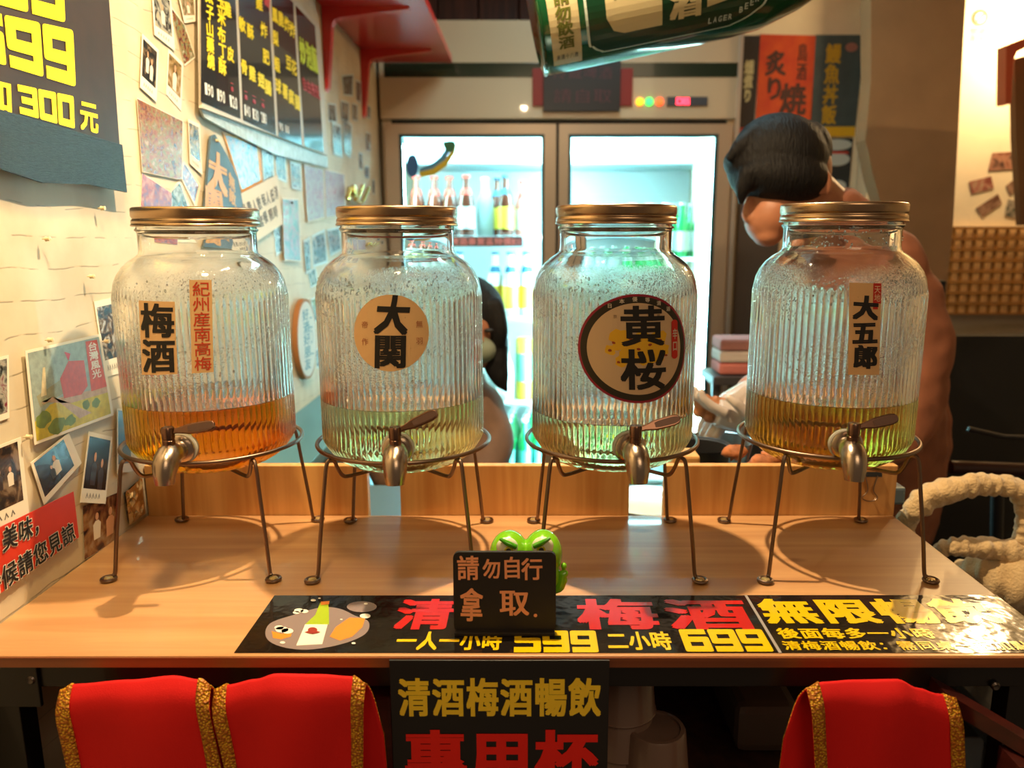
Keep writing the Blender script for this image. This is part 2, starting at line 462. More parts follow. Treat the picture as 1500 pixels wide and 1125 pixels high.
class Print:
    """flat lettering / artwork laid on a patch f(s, t, h); everything collected becomes one mesh"""
    def __init__(s, f, cuts=0):
        s.f = f; s.m = M(); s.cuts = cuts; s.n = 0
    def raw(s, pts, faces, h):
        if s.cuts:
            bm = bmesh.new(); vv = [bm.verts.new((p[0], p[1], 0)) for p in pts]
            for fc in faces:
                try: bm.faces.new([vv[i] for i in fc])
                except ValueError: pass
            x0 = min(p[0] for p in pts); x1 = max(p[0] for p in pts)
            for k in range(s.cuts + 1):
                x = k / s.cuts
                if x0 < x < x1:
                    bmesh.ops.bisect_plane(bm, geom=bm.verts[:] + bm.edges[:] + bm.faces[:], plane_co=(x, 0, 0), plane_no=(1, 0, 0))
            bm.verts.index_update()
            pts = [(v.co.x, v.co.y) for v in bm.verts]; faces = [[v.index for v in fc.verts] for fc in bm.faces]
            bm.free()
        s.m.add([s.f(p[0], p[1], h) for p in pts], faces)
    def poly(s, pts, h=0.0004):
        s.n += 1
        s.raw(pts, [tuple(range(len(pts)))], h + s.n * 1e-6)
    def disc(s, cx, cy, rx, ry, h=0.0004, n=28, rot=0.0, jag=0.0):
        pts = []
        for k in range(n):
            a = 2 * PI * k / n; q = 1 + jag * R.uniform(-1, 1)
            x, y = rx * q * math.cos(a), ry * q * math.sin(a)
            pts.append((cx + x * math.cos(rot) - y * math.sin(rot), cy + x * math.sin(rot) + y * math.cos(rot)))
        s.poly(pts, h)
    def stroke(s, pts, w, h=0.0004, wy=None):
        wy = wy or w
        for i in range(len(pts) - 1):
            (x0, y0), (x1, y1) = pts[i], pts[i + 1]
            d = math.hypot((x1 - x0) / w, (y1 - y0) / wy) or 1e-9
            ax, ay = (x1 - x0) / d, (y1 - y0) / d          # half-stroke extension along
            ax *= 0.5; ay *= 0.5
            nx, ny = -(y1 - y0) / wy / d * w * 0.5, (x1 - x0) / w / d * wy * 0.5
            s.poly([(x0 - ax + nx, y0 - ay + ny), (x0 - ax - nx, y0 - ay - ny), (x1 + ax - nx, y1 + ay - ny), (x1 + ax + nx, y1 + ay + ny)], h)
    def joined(s, pp, wx, wy, h):
        """thick stroke with small rounded corners"""
        n = len(pp); closed = pp[0] == pp[-1]
        for i in range(n - 1):
            (x0, y0), (x1, y1) = pp[i], pp[i + 1]
            dx, dy = (x1 - x0) / wx, (y1 - y0) / wy; d = math.hypot(dx, dy); dx /= d; dy /= d
            e0 = 0 if (i > 0 or closed) else .5; e1 = 0 if (i < n - 2 or closed) else .5
            A0 = (x0 - dx * wx * e0, y0 - dy * wy * e0); A1 = (x1 + dx * wx * e1, y1 + dy * wy * e1)
            nx, ny = -dy * wx * .5, dx * wy * .5
            s.poly([(A0[0] + nx, A0[1] + ny), (A0[0] - nx, A0[1] - ny), (A1[0] - nx, A1[1] - ny), (A1[0] + nx, A1[1] + ny)], h)
        for i in range(n):
            if 0 < i < n - 1 or closed:
                cx, cy = pp[i]
                s.poly([(cx + wx * .5 * abs(math.cos(t)) ** .55 * (1 if math.cos(t) > 0 else -1), cy + wy * .5 * abs(math.sin(t)) ** .55 * (1 if math.sin(t) > 0 else -1)) for t in [2 * PI * (k + .5) / 16 for k in range(16)]], h)
    def text(s, st, s0, t0, s1, t1, bold=0.0, vertical=False, h=0.0004, shear=0.0, gap=0.04, jit=0.0, digits=False):
        n = len(st)
        for i, ch in enumerate(st):
            if ch == ' ': continue
            if vertical:
                a0, a1 = s0, s1; b1 = t1 - (t1 - t0) * i / n; b0 = t1 - (t1 - t0) * (i + 1) / n
            else:
                a0 = s0 + (s1 - s0) * i / n; a1 = s0 + (s1 - s0) * (i + 1) / n; b0, b1 = t0, t1
            w, hh = a1 - a0, b1 - b0
            jx = R.uniform(-jit, jit) * w; jy = R.uniform(-jit, jit) * hh; jr = R.uniform(-jit, jit) * 1.5
            if digits and ch in DIG:
                sw = 0.235
                for line in DIG[ch]:
                    pp = [(a0 + w * (0.16 + 0.68 * p[0]), b0 + hh * (0.12 + 0.76 * p[1])) for p in line]
                    s.joined(pp, w * sw * 1.1, hh * sw, h)
                continue
            vs, fs = glyph(ch)
            if not vs: continue
            if ch.isascii():
                xa = min(v[0] for v in vs); xb = max(v[0] for v in vs); ya = 0; yb = 0.72
                tr = lambda x, y: ((x - xa) / max(xb - xa, .1) * 0.8 + 0.1, (y - ya) / (yb - ya) * 0.86 + 0.04)
            else:
                tr = lambda x, y: (x, y + 0.12)
            offs = [(0, 0)]
            if bold: offs = [(dx * bold, dy * bold) for dx in (-1, 0, 1) for dy in (-0.8, 0.8)]
            for (ox, oy) in offs:
                s.n += 1
                pts = []
                for (x, y) in vs:
                    x, y = tr(x, y); x += ox; y += oy
                    xr = (x - .5) * math.cos(jr) - (y - .5) * math.sin(jr) + .5; yr = (x - .5) * math.sin(jr) + (y - .5) * math.cos(jr) + .5
                    xr = (xr - 0.5) * (1 - gap) + 0.5 + shear * (yr - .5)
                    pts.append((a0 + jx + w * xr, b0 + jy + hh * yr))
                s.raw(pts, fs, h + (s.n % 200) * 1.2e-6)
        return s
    def out(s, name, mt, parent):
        o = ob(name, s.m, mt, parent)
        return o


def planar(tl, tr, br, bl, nrm):
    tl, tr, br, bl = map(Vector, (tl, tr, br, bl)); nrm = Vector(nrm)
    def f(s, t, h=0.0):
        return (bl * (1 - s) + br * s) * (1 - t) + (tl * (1 - s) + tr * s) * t + nrm * h
    return f

# ================================================================ THE SETTING
XW = -0.556                       # left wall plane
SZ = 1.10                         # counter top height
WALLM = wall_mat()
WALLR = mat('warm_plaster', (0.80, 0.70, 0.50), 0.7, var=0.12, vscale=6, bump=0.2, bscale=30)
m = M().box(XW - 0.12, -0.6, 0, XW, 3.75, 2.9); struct('wall_left', m, WALLM)
m = M().box(XW - 0.12, 3.75, 0, 2.6, 3.87, 2.9); struct('wall_back', m, mat('back_plaster', (0.46, 0.36, 0.25), 0.7, var=0.15, vscale=5))
m = M().box(0.66, 3.08, 0, 1.27, 3.2, 2.9); struct('wall_poster_side', m, WALLR)
m = M().box(1.272, 2.98, 0, 2.6, 3.08, 2.9); struct('wall_right_back', m, WALLR)
m = M().box(2.6, -0.6, 0, 2.7, 3.87, 2.9); struct('wall_right', m, WALLR)
m = M().box(XW - 0.12, -0.6, -0.06, 2.7, 3.87, 0); struct('floor', m, mat('dark_floor', (0.10, 0.075, 0.06), 0.5, var=0.3, vscale=6))
m = M().box(XW - 0.12, -0.6, 2.9, 2.7, 3.87, 2.96); struct('ceiling', m, mat('brown_ceiling', (0.22, 0.13, 0.09), 0.7))
# dark red-brown ceiling boards above the refrigerator
cb = thing('ceiling_board_panel', 'dark red-brown boarded soffit above the refrigerator', 'ceiling panel', (-0.1, 3.3, 2.33))
brd = wood('dark_red_boards', srgb(92, 48, 36), srgb(60, 30, 24), 'Z', 0.5)
for k in range(9):
    x0 = -0.55 + k * 0.17
    ob('plank', M().box(x0, 3.46, 2.22, x0 + 0.164, 3.48, 2.88, 0.003), brd, cb)
# pillar between the kitchen and the dining side, its back edge a pale strip
pil = M().slab([onY(1272, 700, 2.3), onY(1400, 700, 2.3), onY(1416, -90, 2.3), onY(1282, -90, 2.3), onY(1270, 200, 2.3), onY(1292, 300, 2.3)], (0, 0.35, 0))
p0 = onY(1286, 620, 2.3); p1 = onY(1397, 620, 2.3)
pil = M().add([], [])
col = M()
q = [onY(1300, 330, 2.3), onY(1396, 330, 2.3), onY(1418, -60, 2.3), onY(1276, -60, 2.3), onY(1276, 120, 2.3), onY(1268, 205, 2.3), onY(1280, 262, 2.3)]
col.slab(q, (0, 0.07, 0))
q = [Vector((onY(1300, 330, 2.3).x, 2.3, 0.0)), Vector((onY(1396, 330, 2.3).x, 2.3, 0.0)), onY(1396, 330, 2.3), onY(1300, 330, 2.3)]
col.slab(q, (0, 0.07, 0))
struct('pillar', col, mat('brown_pillar', srgb(176, 134, 92), 0.75, var=0.12, vscale=9, bump=0.25, bscale=40))

# ================================================================ COUNTER
XR = 0.529
COUNTER = wood('warm_laminate', srgb(205, 158, 108), srgb(184, 134, 88), 'X', 0.34, 1.0, 0.25, knots=True)
ct = thing('serving_counter', 'long light brown wooden counter under the four drink jars', 'counter', (0, 0.87, 0))
ob('counter_top', M().box(XW + 0.001, 0.6804, 1.0885, XR, 1.061, SZ, 0.0015), COUNTER, ct)
o = ob('edge_band', M().box(XW + 0.001, 0.6790, 1.0887, XR, 0.6806, 1.0988), wood('edge_wood', srgb(150, 88, 50), srgb(118, 62, 34), 'X', 0.4), ct)
o['label'] = 'reddish brown front edge'
FRAMEM = mat('black_steel', srgb(26, 22, 22), 0.35, 0.3, coat=0.2)
fr = M().box(XW + 0.002, 0.692, 1.060, XR - 0.005, 0.715, 1.088, 0.001)
ob('front_rail', fr, FRAMEM, ct)
ob('back_rail', M().box(XW + 0.002, 1.02, 1.060, XR - 0.005, 1.045, 1.088, 0.001), FRAMEM, ct)
for x in (XW + 0.005, XR - 0.05):
    for y in (0.695, 1.02):
        ob('leg', M().box(x, y, 0.0, x + 0.04, y + 0.025, 1.06, 0.001), FRAMEM, ct)
ob('bracket_plate', M().box(XW + 0.003, 0.688, 1.040, XW + 0.072, 0.6925, 1.086, 0.001), FRAMEM, ct)
for (u, v) in ((47, 995), (1457, 1004)):
    p = onY(u, v, 0.690)
    ax = Matrix.Rotation(PI / 2, 3, 'X')
    sc = M().lathe([(0.0045, 0), (0.0045, 0.002), (0.003, 0.0035), (0.0015, 0.0028)], 14, p, axis=ax)
    ob('screw', sc, mat('dull_bolt', (0.14, 0.12, 0.11), 0.35, 1.0), ct, smooth=True)
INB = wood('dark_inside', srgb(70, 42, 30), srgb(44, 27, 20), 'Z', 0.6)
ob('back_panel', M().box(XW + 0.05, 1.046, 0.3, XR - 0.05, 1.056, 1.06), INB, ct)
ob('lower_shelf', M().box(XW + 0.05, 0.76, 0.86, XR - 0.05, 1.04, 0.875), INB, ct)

# three low boards standing at the back edge of the counter
PINE = wood('pine_board', srgb(232, 178, 108), srgb(205, 142, 74), 'Z', 0.5, 0.9)
TOPH = 0.0745
for i, (u0, u1, lab) in enumerate(((205, 540, 'low upright pine board behind the amber plum wine jar'),
                                   (587, 921, 'low upright pine board between the two middle jar stands'),
                                   (972, 1310, 'low upright pine board behind the rightmost jar, black clip on it'))):
    a = onZ(u0, 755, SZ).x; b = onZ(u1, 755, SZ).x
    if i == 0: a = XW + 0.002
    o = ob('pine_board', M().box(a, 1.0625, 1.0, b, 1.0775, SZ + TOPH, 0.0012), PINE)
    tag(o, lab, 'board', 'pine boards along the back of the counter')
# binder clip
c = onY(1277, 690, 1.06)
bc = thing('binder_clip', 'black binder clip with wire handles clamped on the right pine board', 'clip', (c.x, 1.07, c.z - 0.012))
ztop = SZ + TOPH
m = M().slab([(c.x - 0.016, 1.0605, ztop - 0.016), (c.x - 0.016, 1.0795, ztop - 0.016), (c.x - 0.016, 1.074, ztop + 0.003), (c.x - 0.016, 1.066, ztop + 0.003)], (0.032, 0, 0))
ob('clip_body', m, mat('black_plastic', (0.015, 0.015, 0.015), 0.35), bc)
w = smooth_path([(c.x - 0.009, 1.0592, ztop - 0.014), (c.x - 0.004, 1.0585, ztop - 0.035), (c.x - 0.011, 1.0585, ztop - 0.047), (c.x, 1.0585, ztop - 0.052), (c.x + 0.011, 1.0585, ztop - 0.047), (c.x + 0.004, 1.0585, ztop - 0.035), (c.x + 0.009, 1.0592, ztop - 0.014)], 5)
ob('wire_handle', M().tube(w, 0.0009, 6), mat('dull_wire', (0.35, 0.25, 0.18), 0.35, 1.0), bc, smooth=True)

# ---------------------------------------------------------------- counter-top banners
def gpt(u, v): return onZ(u, v, SZ)
BANM, nt_, b_ = newmat('glossy_black_film')
b_.inputs['Base Color'].default_value = C4(srgb(26, 22, 20)); b_.inputs['Roughness'].default_value = 0.10
tc_ = nt_.nodes.new('ShaderNodeTexCoord'); no_ = nt_.nodes.new('ShaderNodeTexNoise'); no_.inputs['Scale'].default_value = 20; no_.inputs['Detail'].default_value = 3
no_.inputs['Roughness'].default_value = 0.55
nt_.links.new(tc_.outputs['Object'], no_.inputs['Vector'])
bp_ = nt_.nodes.new('ShaderNodeBump'); bp_.inputs['Strength'].default_value = 0.55; bp_.inputs['Distance'].default_value = 0.0022
nt_.links.new(no_.outputs['Fac'], bp_.inputs['Height']); nt_.links.new(bp_.outputs[0], b_.inputs['Normal'])
nr_ = nt_.nodes.new('ShaderNodeBump'); nr_.inputs['Strength'].default_value = 0.4; nr_.inputs['Distance'].default_value = 0.001
YA, YB = 0.6855, 0.8068
def floorpatch(s, t, h=0.0): return Vector((s, t, SZ + 0.0006 + h))
def prow(P, st, u0, v0, u1, v1, **k):
    """a text row given by its image extents; laid flat in counter coordinates"""
    vm = (v0 + v1) / 2
    P.text(st, gpt(u0, vm).x, gpt(u0, v1).y, gpt(u1, vm).x, gpt(u0, v0).y, **k)
GLY = dict(yellow=mat('banner_yellow', srgb(228, 190, 8), 0.22, coat=0.4), red=mat('banner_red', srgb(188, 22, 12), 0.22, coat=0.4))
b1 = ob('counter_banner', M().box(-0.2875, YA, SZ + 0.0001, 0.2440, YB, SZ + 0.0006), BANM)
tag(b1, 'black counter strip with a bottle picture, red heading and yellow 599 and 699 prices', 'banner')
P = Print(floorpatch)
prow(P, '清', 578, 878, 668, 924, bold=0.035)
prow(P, '酒', 690, 878, 780, 924, bold=0.035)
prow(P, '梅', 842, 878, 966, 924, bold=0.035)
prow(P, '酒', 972, 878, 1102, 924, bold=0.035)
P.out('lettering', GLY['red'], b1)
P = Print(floorpatch)
prow(P, '一人一小時', 580, 926, 736, 954, bold=0.03)
prow(P, '599', 752, 925, 876, 957, digits=True)
prow(P, '二小時', 888, 926, 984, 954, bold=0.03)
prow(P, '699', 998, 923, 1126, 956, digits=True)
P.out('lettering', GLY['yellow'], b1)
b2 = ob('counter_banner', M().box(0.2452, YA, SZ + 0.0001, 0.5285, YB + 0.0008, SZ + 0.0006), BANM)
tag(b2, 'shorter glossy black strip with yellow lettering at the right end of the counter', 'banner')
P = Print(floorpatch)
prow(P, '無限暢飲', 1112, 878, 1452, 915, bold=0.04)
prow(P, '後面每多一小時', 1138, 921, 1368, 937, bold=0.03)
prow(P, '清梅酒暢飲：需同桌一起加點', 1146, 940, 1510, 954, bold=0.02)
P.out('lettering', GLY['yellow'], b2)
o = ob('clear_film', M().box(0.2432, YA - 0.0005, SZ + 0.0001, 0.2462, YB, SZ + 0.0009), mat('grey_film', (0.35, 0.33, 0.32), 0.3), b2)
# bottle and fruit picture
def art(name, cells, mt, parent, f=floorpatch):
    P = Print(f)
    for c in cells: P.poly(*c) if isinstance(c, tuple) else P.poly(c)
    return P.out(name, mt, parent)
def gpoly(pts): return [(gpt(u, v).x, gpt(u, v).y) for (u, v) in pts]
blob = smooth_path([(390, 935, 0), (395, 915, 0), (430, 902, 0), (470, 891, 0), (498, 893, 0), (520, 903, 0), (540, 912, 0), (535, 930, 0), (500, 945, 0), (450, 953, 0), (410, 948, 0)], 5, True)
GR_ = mat('print_grey', srgb(138, 122, 120), 0.3)
P = Print(floorpatch); P.poly(gpoly([(p.x, p.y) for p in blob]))
g = [(gpt(530 + 22 * math.cos(a), 890 + 8 * math.sin(a))) for a in [2 * PI * k / 20 for k in range(20)]]
P.poly([(p.x, p.y) for p in g]); P.out('printed_blob', GR_, b1)
P = Print(floorpatch); P.poly(gpoly([(447, 916), (480, 916), (472, 945), (434, 947)]), 0.0005)
for (x, y, r) in ((438, 896, 7), (446, 897, 6), (434, 899, 5), (413, 924, 10), (421, 926, 9), (409, 921, 7), (535, 904, 8), (459, 881, 4), (414, 943, 4), (500, 909, 2), (518, 944, 3), (536, 886, 3), (468, 878, 2)):
    g = [gpt(x + r * math.cos(a), y + 0.45 * r * math.sin(a)) for a in [2 * PI * k / 12 for k in range(12)]]
    P1 = Print(floorpatch); P1.poly([(p.x, p.y) for p in g], 0.0008); P1.out('printed_petal', mat('print_white', srgb(240, 235, 222), 0.3), b1)
P.out('printed_white', mat('print_white', srgb(240, 235, 222), 0.3), b1)
P = Print(floorpatch); P.poly(gpoly([(469, 884), (481, 884), (482, 900), (482, 916), (447, 916), (462, 902)]), 0.0005)
P.out('printed_green', mat('print_green', srgb(160, 186, 32), 0.3), b1)
P = Print(floorpatch); P.poly(gpoly([(470, 883), (483, 882), (482, 887), (470, 888)]), 0.0009)
P.out('printed_neck', mat('print_orange', srgb(235, 140, 48), 0.3), b1); P = Print(floorpatch); P.poly(gpoly([(398, 926), (413, 930), (428, 926), (426, 934), (412, 938), (400, 936)]), 0.0006)
P.out('printed_fruit', mat('print_orange', srgb(235, 140, 48), 0.3), b1); P = Print(floorpatch); P.poly(gpoly([(512, 906), (535, 907), (531, 920), (516, 934), (498, 940), (483, 934), (492, 920)]), 0.0006)
P.out('printed_orange', mat('print_orange', srgb(235, 140, 48), 0.3), b1)
P = Print(floorpatch)
g = [gpt(458 + 7 * math.cos(a), 925 + 4 * math.sin(a)) for a in [2 * PI * k / 12 for k in range(12)]]
P.poly([(p.x, p.y) for p in g], 0.0012); P.poly(gpoly([(446, 928), (458, 925), (470, 928), (458, 931)]), 0.0012)
P.out('printed_red', mat('print_rust', srgb(150, 48, 30), 0.4), b1)

# hanging sign under the front edge
p = onY(570, 967, 0.674); q = onY(893, 968, 0.674); zb = onY(700, 1180, 0.674).z
hs = ob('hanging_sign', M().box(p.x, 0.6735, zb, q.x, 0.6755, p.z, 0.0005), BLACKP)
tag(hs, 'black sign with yellow and red lettering hanging from the counter front', 'sign')
fs_ = planar((p.x, 0.6733, p.z), (q.x, 0.6733, p.z), (q.x, 0.6733, zb), (p.x, 0.6733, zb), (0, -1, 0))
def frow(P, st, u0, v0, u1, v1, **k):
    a = onY(u0, v1, 0.6733); b = onY(u1, v0, 0.6733)
    W = q.x - p.x; H = p.z - zb
    P.text(st, (a.x - p.x) / W, (a.z - zb) / H, (b.x - p.x) / W, (b.z - zb) / H, **k)
P = Print(fs_); frow(P, '清酒梅酒暢飲', 583, 992, 882, 1050, bold=0.032); P.out('lettering', mat('sign_yellow', srgb(255, 218, 52), 0.4), hs)
P = Print(fs_); frow(P, '專用杯', 592, 1068, 878, 1150, bold=0.04); P.out('lettering', mat('sign_red', srgb(240, 34, 22), 0.4), hs)

# ================================================================ JARS
GLASS = glass_jar_mat()
LIDM, nt_, b_ = newmat('bronze_lid')
b_.inputs['Base Color'].default_value = (0.42, 0.29, 0.18, 1); b_.inputs['Metallic'].default_value = 1; b_.inputs['Roughness'].default_value = 0.26
b_.inputs['Anisotropic'].default_value = 0.6
STEEL = mat('brushed_bronze_steel', (0.46, 0.37, 0.29), 0.24, 1.0, bump=0.08, bscale=200, stretch=(1, 1, 8))
COPPER = mat('copper_lever', (0.20, 0.11, 0.075), 0.25, 1.0)
WIREM = mat('bronze_wire', (0.22, 0.15, 0.11), 0.36, 1.0)
RO = 0.0985
NR = 84
def rib(r, z, th):
    if r < 0.0965: return r
    a = min(1, max(0, (z - 0.026) / 0.012)) * min(1, max(0, (0.214 - z) / 0.006))
    return r + 0.0021 * a * (abs(math.sin(NR * th / 2)) ** 0.8 - 0.5)
outer = [(0.0, 0.003), (0.030, 0.002), (0.052, 0.0), (0.060, 0.001), (0.072, 0.005), (0.083, 0.012), (0.0915, 0.0215), (0.0965, 0.030), (RO, 0.036)]
outer += [(RO, 0.036 + k * 0.0125) for k in range(1, 14)]
outer += [(RO, 0.204), (RO, 0.208), (RO, 0.212), (0.0980, 0.2165), (0.0962, 0.226), (0.0920, 0.2355), (0.0855, 0.2445), (0.0775, 0.2515), (0.0705, 0.2560), (0.0672, 0.2590),
          (0.0664, 0.2640), (0.0664, 0.2820), (0.0672, 0.2845), (0.0690, 0.2860), (0.0690, 0.2875), (0.0672, 0.2890), (0.0664, 0.292), (0.0664, 0.303), (0.0650, 0.305)]
inner = [(0.0630, 0.305), (0.0622, 0.303), (0.0622, 0.262), (0.0640, 0.2565), (0.0690, 0.2520), (0.0750, 0.2478), (0.0828, 0.2410), (0.0890, 0.2320), (0.0930, 0.2230), (0.0945, 0.2120),
         (0.0948, 0.16), (0.0948, 0.10), (0.0948, 0.040), (0.0925, 0.032), (0.087, 0.0235), (0.079, 0.0155), (0.068, 0.0105), (0.04, 0.0085), (0.0, 0.008)]
jm = M(); SEG = NR * 7
jm.lathe(outer + inner, SEG, rad=rib)
# drop the end caps: weld closes the poles
JAR_MESH = None

def liquid_mesh(hl):
    pf = [(0.0, 0.0078), (0.04, 0.0083), (0.0683, 0.0102), (0.0794, 0.0152), (0.0874, 0.0232), (0.0929, 0.0318), (0.0952, 0.040), (0.0952, hl + 0.0012), (0.0935, hl + 0.0002), (0.0915, hl), (0.0, hl)]
    return M().lathe(pf, 128)

def tap(parent, base, az, lever_up=16):
    """base: point on the jar wall; az: azimuth angle of the outward direction"""
    t = bpy.data.objects.new('tap', None); t.location = Vector(base) - wpos(parent); t.parent = parent; t.empty_display_size = 0.01; COL.objects.link(t)
    B = Vector(base)
    rot = Matrix.Rotation(az + PI / 2, 3, 'Z')        # local -Y is outward
    def T(mm): mm.v = [tuple(B + rot @ Vector(p)) for p in mm.v]; return mm
    ax = Matrix.Rotation(PI / 2, 3, 'X')              # +z -> -y
    ob('washer', T(M().lathe([(0.0185, -0.004), (0.0185, 0.0015), (0.0165, 0.0025), (0.012, 0.003)], 32, axis=ax)), mat('clear_rubber', (0.50, 0.50, 0.46), 0.3), t, smooth=True)
    ob('flange', T(M().lathe([(0.0165, 0.002), (0.0170, 0.0035), (0.0168, 0.007), (0.0150, 0.0085), (0.0115, 0.0095), (0.0100, 0.013), (0.010, 0.018)], 32, axis=ax)), STEEL, t, smooth=True)
    pth = smooth_path([(0, -0.010, 0), (0, -0.022, 0.0012), (0, -0.033, 0.0), (0, -0.0420, -0.0062), (0, -0.0465, -0.016), (0, -0.0480, -0.027)], 6)
    n = len(pth); rr = []
    for i in range(n):
        x = i / (n - 1)
        rr.append(0.0096 + 0.0042 * math.sin(PI * min(1, x * 1.05)) ** 1.2 if x < 0.95 else 0.0100)
    rr = [0.0100 + 0.0038 * math.sin(PI * (i / (n - 1)) ** 0.9) for i in range(n)]
    body = T(M().tube(pth, rr, 24))
    ob('spout', body, STEEL, t, smooth=True, angle=50)
    st = T(M().lathe([(0.0066, 0.006), (0.0066, 0.0175), (0.0061, 0.018), (0.0061, 0.0192), (0.0068, 0.0198), (0.0068, 0.0310), (0.0060, 0.0322), (0.0, 0.0322)], 24, (0, -0.030, 0)))
    ob('valve_stem', st, COPPER, t, smooth=True)
    # lever towards camera right, slightly raised
    c0 = B + rot @ Vector((0, -0.030, 0.0265))
    dx = Vector((math.cos(math.radians(lever_up)), 0.10, math.sin(math.radians(lever_up)))).normalized()
    up = Vector((0, 0.45, 1)); up = (up - dx * up.dot(dx)).normalized(); nn = dx.cross(up).normalized()
    prof = [(0.004, 0.0030), (0.010, 0.0030), (0.016, 0.0042), (0.022, 0.0056), (0.034, 0.0062), (0.043, 0.0062), (0.0480, 0.0050), (0.0505, 0.0028)]
    outl = [(a, b) for a, b in prof] + [(a, -b) for a, b in reversed(prof)]
    lm = M().slab([c0 + dx * a + up * b - nn * 0.0018 for a, b in outl], nn * 0.0036)
    lv = ob('lever', lm, COPPER, t)
    bv = lv.modifiers.new('bevel', 'BEVEL'); bv.width = 0.0012; bv.segments = 3
    inn = [(a * 0.80 + 0.009, b * 0.62) for a, b in outl if a > 0.012]
    sgn = -1 if nn.y > 0 else 1
    ob('lever_inset', M().slab([c0 + dx * a + up * b + nn * sgn * 0.0018 for a, b in inn], nn * sgn * 0.0004), mat('dark_inset', (0.10, 0.055, 0.04), 0.45, 0.6), lv)
    return t

def ring_point(cx, cy, r, a): return Vector((cx + r * math.cos(a), cy + r * math.sin(a), 0))

def make_stand(cx, cy, sc=1.0):
    st = thing('wire_stand', '', 'stand', (cx, cy, SZ))
    rg = [(cx + 0.1065 * math.cos(2 * PI * k / 72), cy + 0.1065 * math.sin(2 * PI * k / 72), SZ + 0.1462) for k in range(72)]
    ob('ring', M().tube(rg, 0.0026, 10, closed=True), WIREM, st, smooth=True)
    for k in range(4):
        a = PI / 4 + k * PI / 2
        d = Vector((math.cos(a), math.sin(a), 0)); tn = Vector((-d.y, d.x, 0))
        c = Vector((cx, cy, SZ))
        pts = [c + d * 0.1320 + Vector((0, 0, 0.0055)), c + d * 0.1292 + Vector((0, 0, 0.010)), c + d * 0.1248 + Vector((0, 0, 0.045)), c + d * 0.1160 + Vector((0, 0, 0.105)), c + d * 0.1115 + Vector((0, 0, 0.134)),
               c + d * 0.1070 + Vector((0, 0, 0.1410)), c + d * 0.1010 + Vector((0, 0, 0.1395)), c + d * 0.0965 + Vector((0, 0, 0.1290)), c + d * 0.0900 + Vector((0, 0, 0.1190)), c + d * 0.0790 + Vector((0, 0, 0.1165)), c + d * 0.04 + Vector((0, 0, 0.1165)), c + d * 0.003 + Vector((0, 0, 0.1165))]
        lg = ob('leg', M().tube(smooth_path(pts, 6), 0.0024, 8), WIREM, st, smooth=True)
        fc = c + d * 0.1372 + Vector((0, 0, 0.0030))
        lp = [fc + Vector((0.0075 * math.cos(x), 0.0075 * math.sin(x), 0)) for x in [2 * PI * i / 20 for i in range(20)]]
        ob('foot_loop', M().tube(lp, 0.0022, 8, closed=True), WIREM, lg, smooth=True)
        ob('foot_pad', M().lathe([(0.0062, 0.0005), (0.0060, 0.003), (0.0045, 0.0048), (0.0, 0.0056)], 16, (fc.x, fc.y, SZ)), mat('amber_pad', (0.62, 0.48, 0.22), 0.15, 0.6), lg, smooth=True)
    return st

JARS = [(-0.398, 0.942, 0.084, (1.2, 10.0, 75.0), (266, 655), 1.000),
        (-0.157, 0.938, 0.084, (0.3, 1.3, 6.5), (583, 657), 1.005),
        (0.1035, 0.938, 0.066, (0.3, 1.0, 6.0), (921, 655), 1.012),
        (0.3740, 0.938, 0.084, (1.0, 3.6, 18.0), (1238, 653), 1.022)]
LJ = ['ribbed glass jar of amber plum wine, leftmost in the row',
      'ribbed glass jar of pale liquor with a plain round tan label',
      'ribbed glass jar of pale liquor with a large red-rimmed round label',
      'ribbed glass jar of yellowish liquor with a narrow upright tan label']
LS = ['bronze wire stand carrying the amber plum wine jar', 'bronze wire stand under the jar with the plain round tan label',
      'bronze wire stand under the jar with the red-rimmed round label', 'bronze wire stand under the rightmost jar, beside the counter end']

def cyl_hit(u, v, cx, cy, r):
    d = ray(u, v); ox, oy = -cx, -cy
    A = d.x ** 2 + d.y ** 2; B = 2 * (ox * d.x + oy * d.y); Cc = ox * ox + oy * oy - r * r
    D = max(0.0, B * B - 4 * A * Cc); t = (-B - math.sqrt(D)) / (2 * A)
    p = EYE + d * t
    return math.atan2(p.y - cy, p.x - cx), p.z

def cyl_patch(cx, cy, r, corners):
    """corners tl,tr,br,bl in pixels, wrapped on the jar wall"""
    q = [cyl_hit(u, v, cx, cy, r) for u, v in corners]
    (a0, z0), (a1, z1), (a2, z2), (a3, z3) = q
    def f(s, t, h=0.0):
        a = (a3 * (1 - s) + a2 * s) * (1 - t) + (a0 * (1 - s) + a1 * s) * t
        z = (z3 * (1 - s) + z2 * s) * (1 - t) + (z0 * (1 - s) + z1 * s) * t
        return Vector((cx + (r + h) * math.cos(a), cy + (r + h) * math.sin(a), z))
    return f

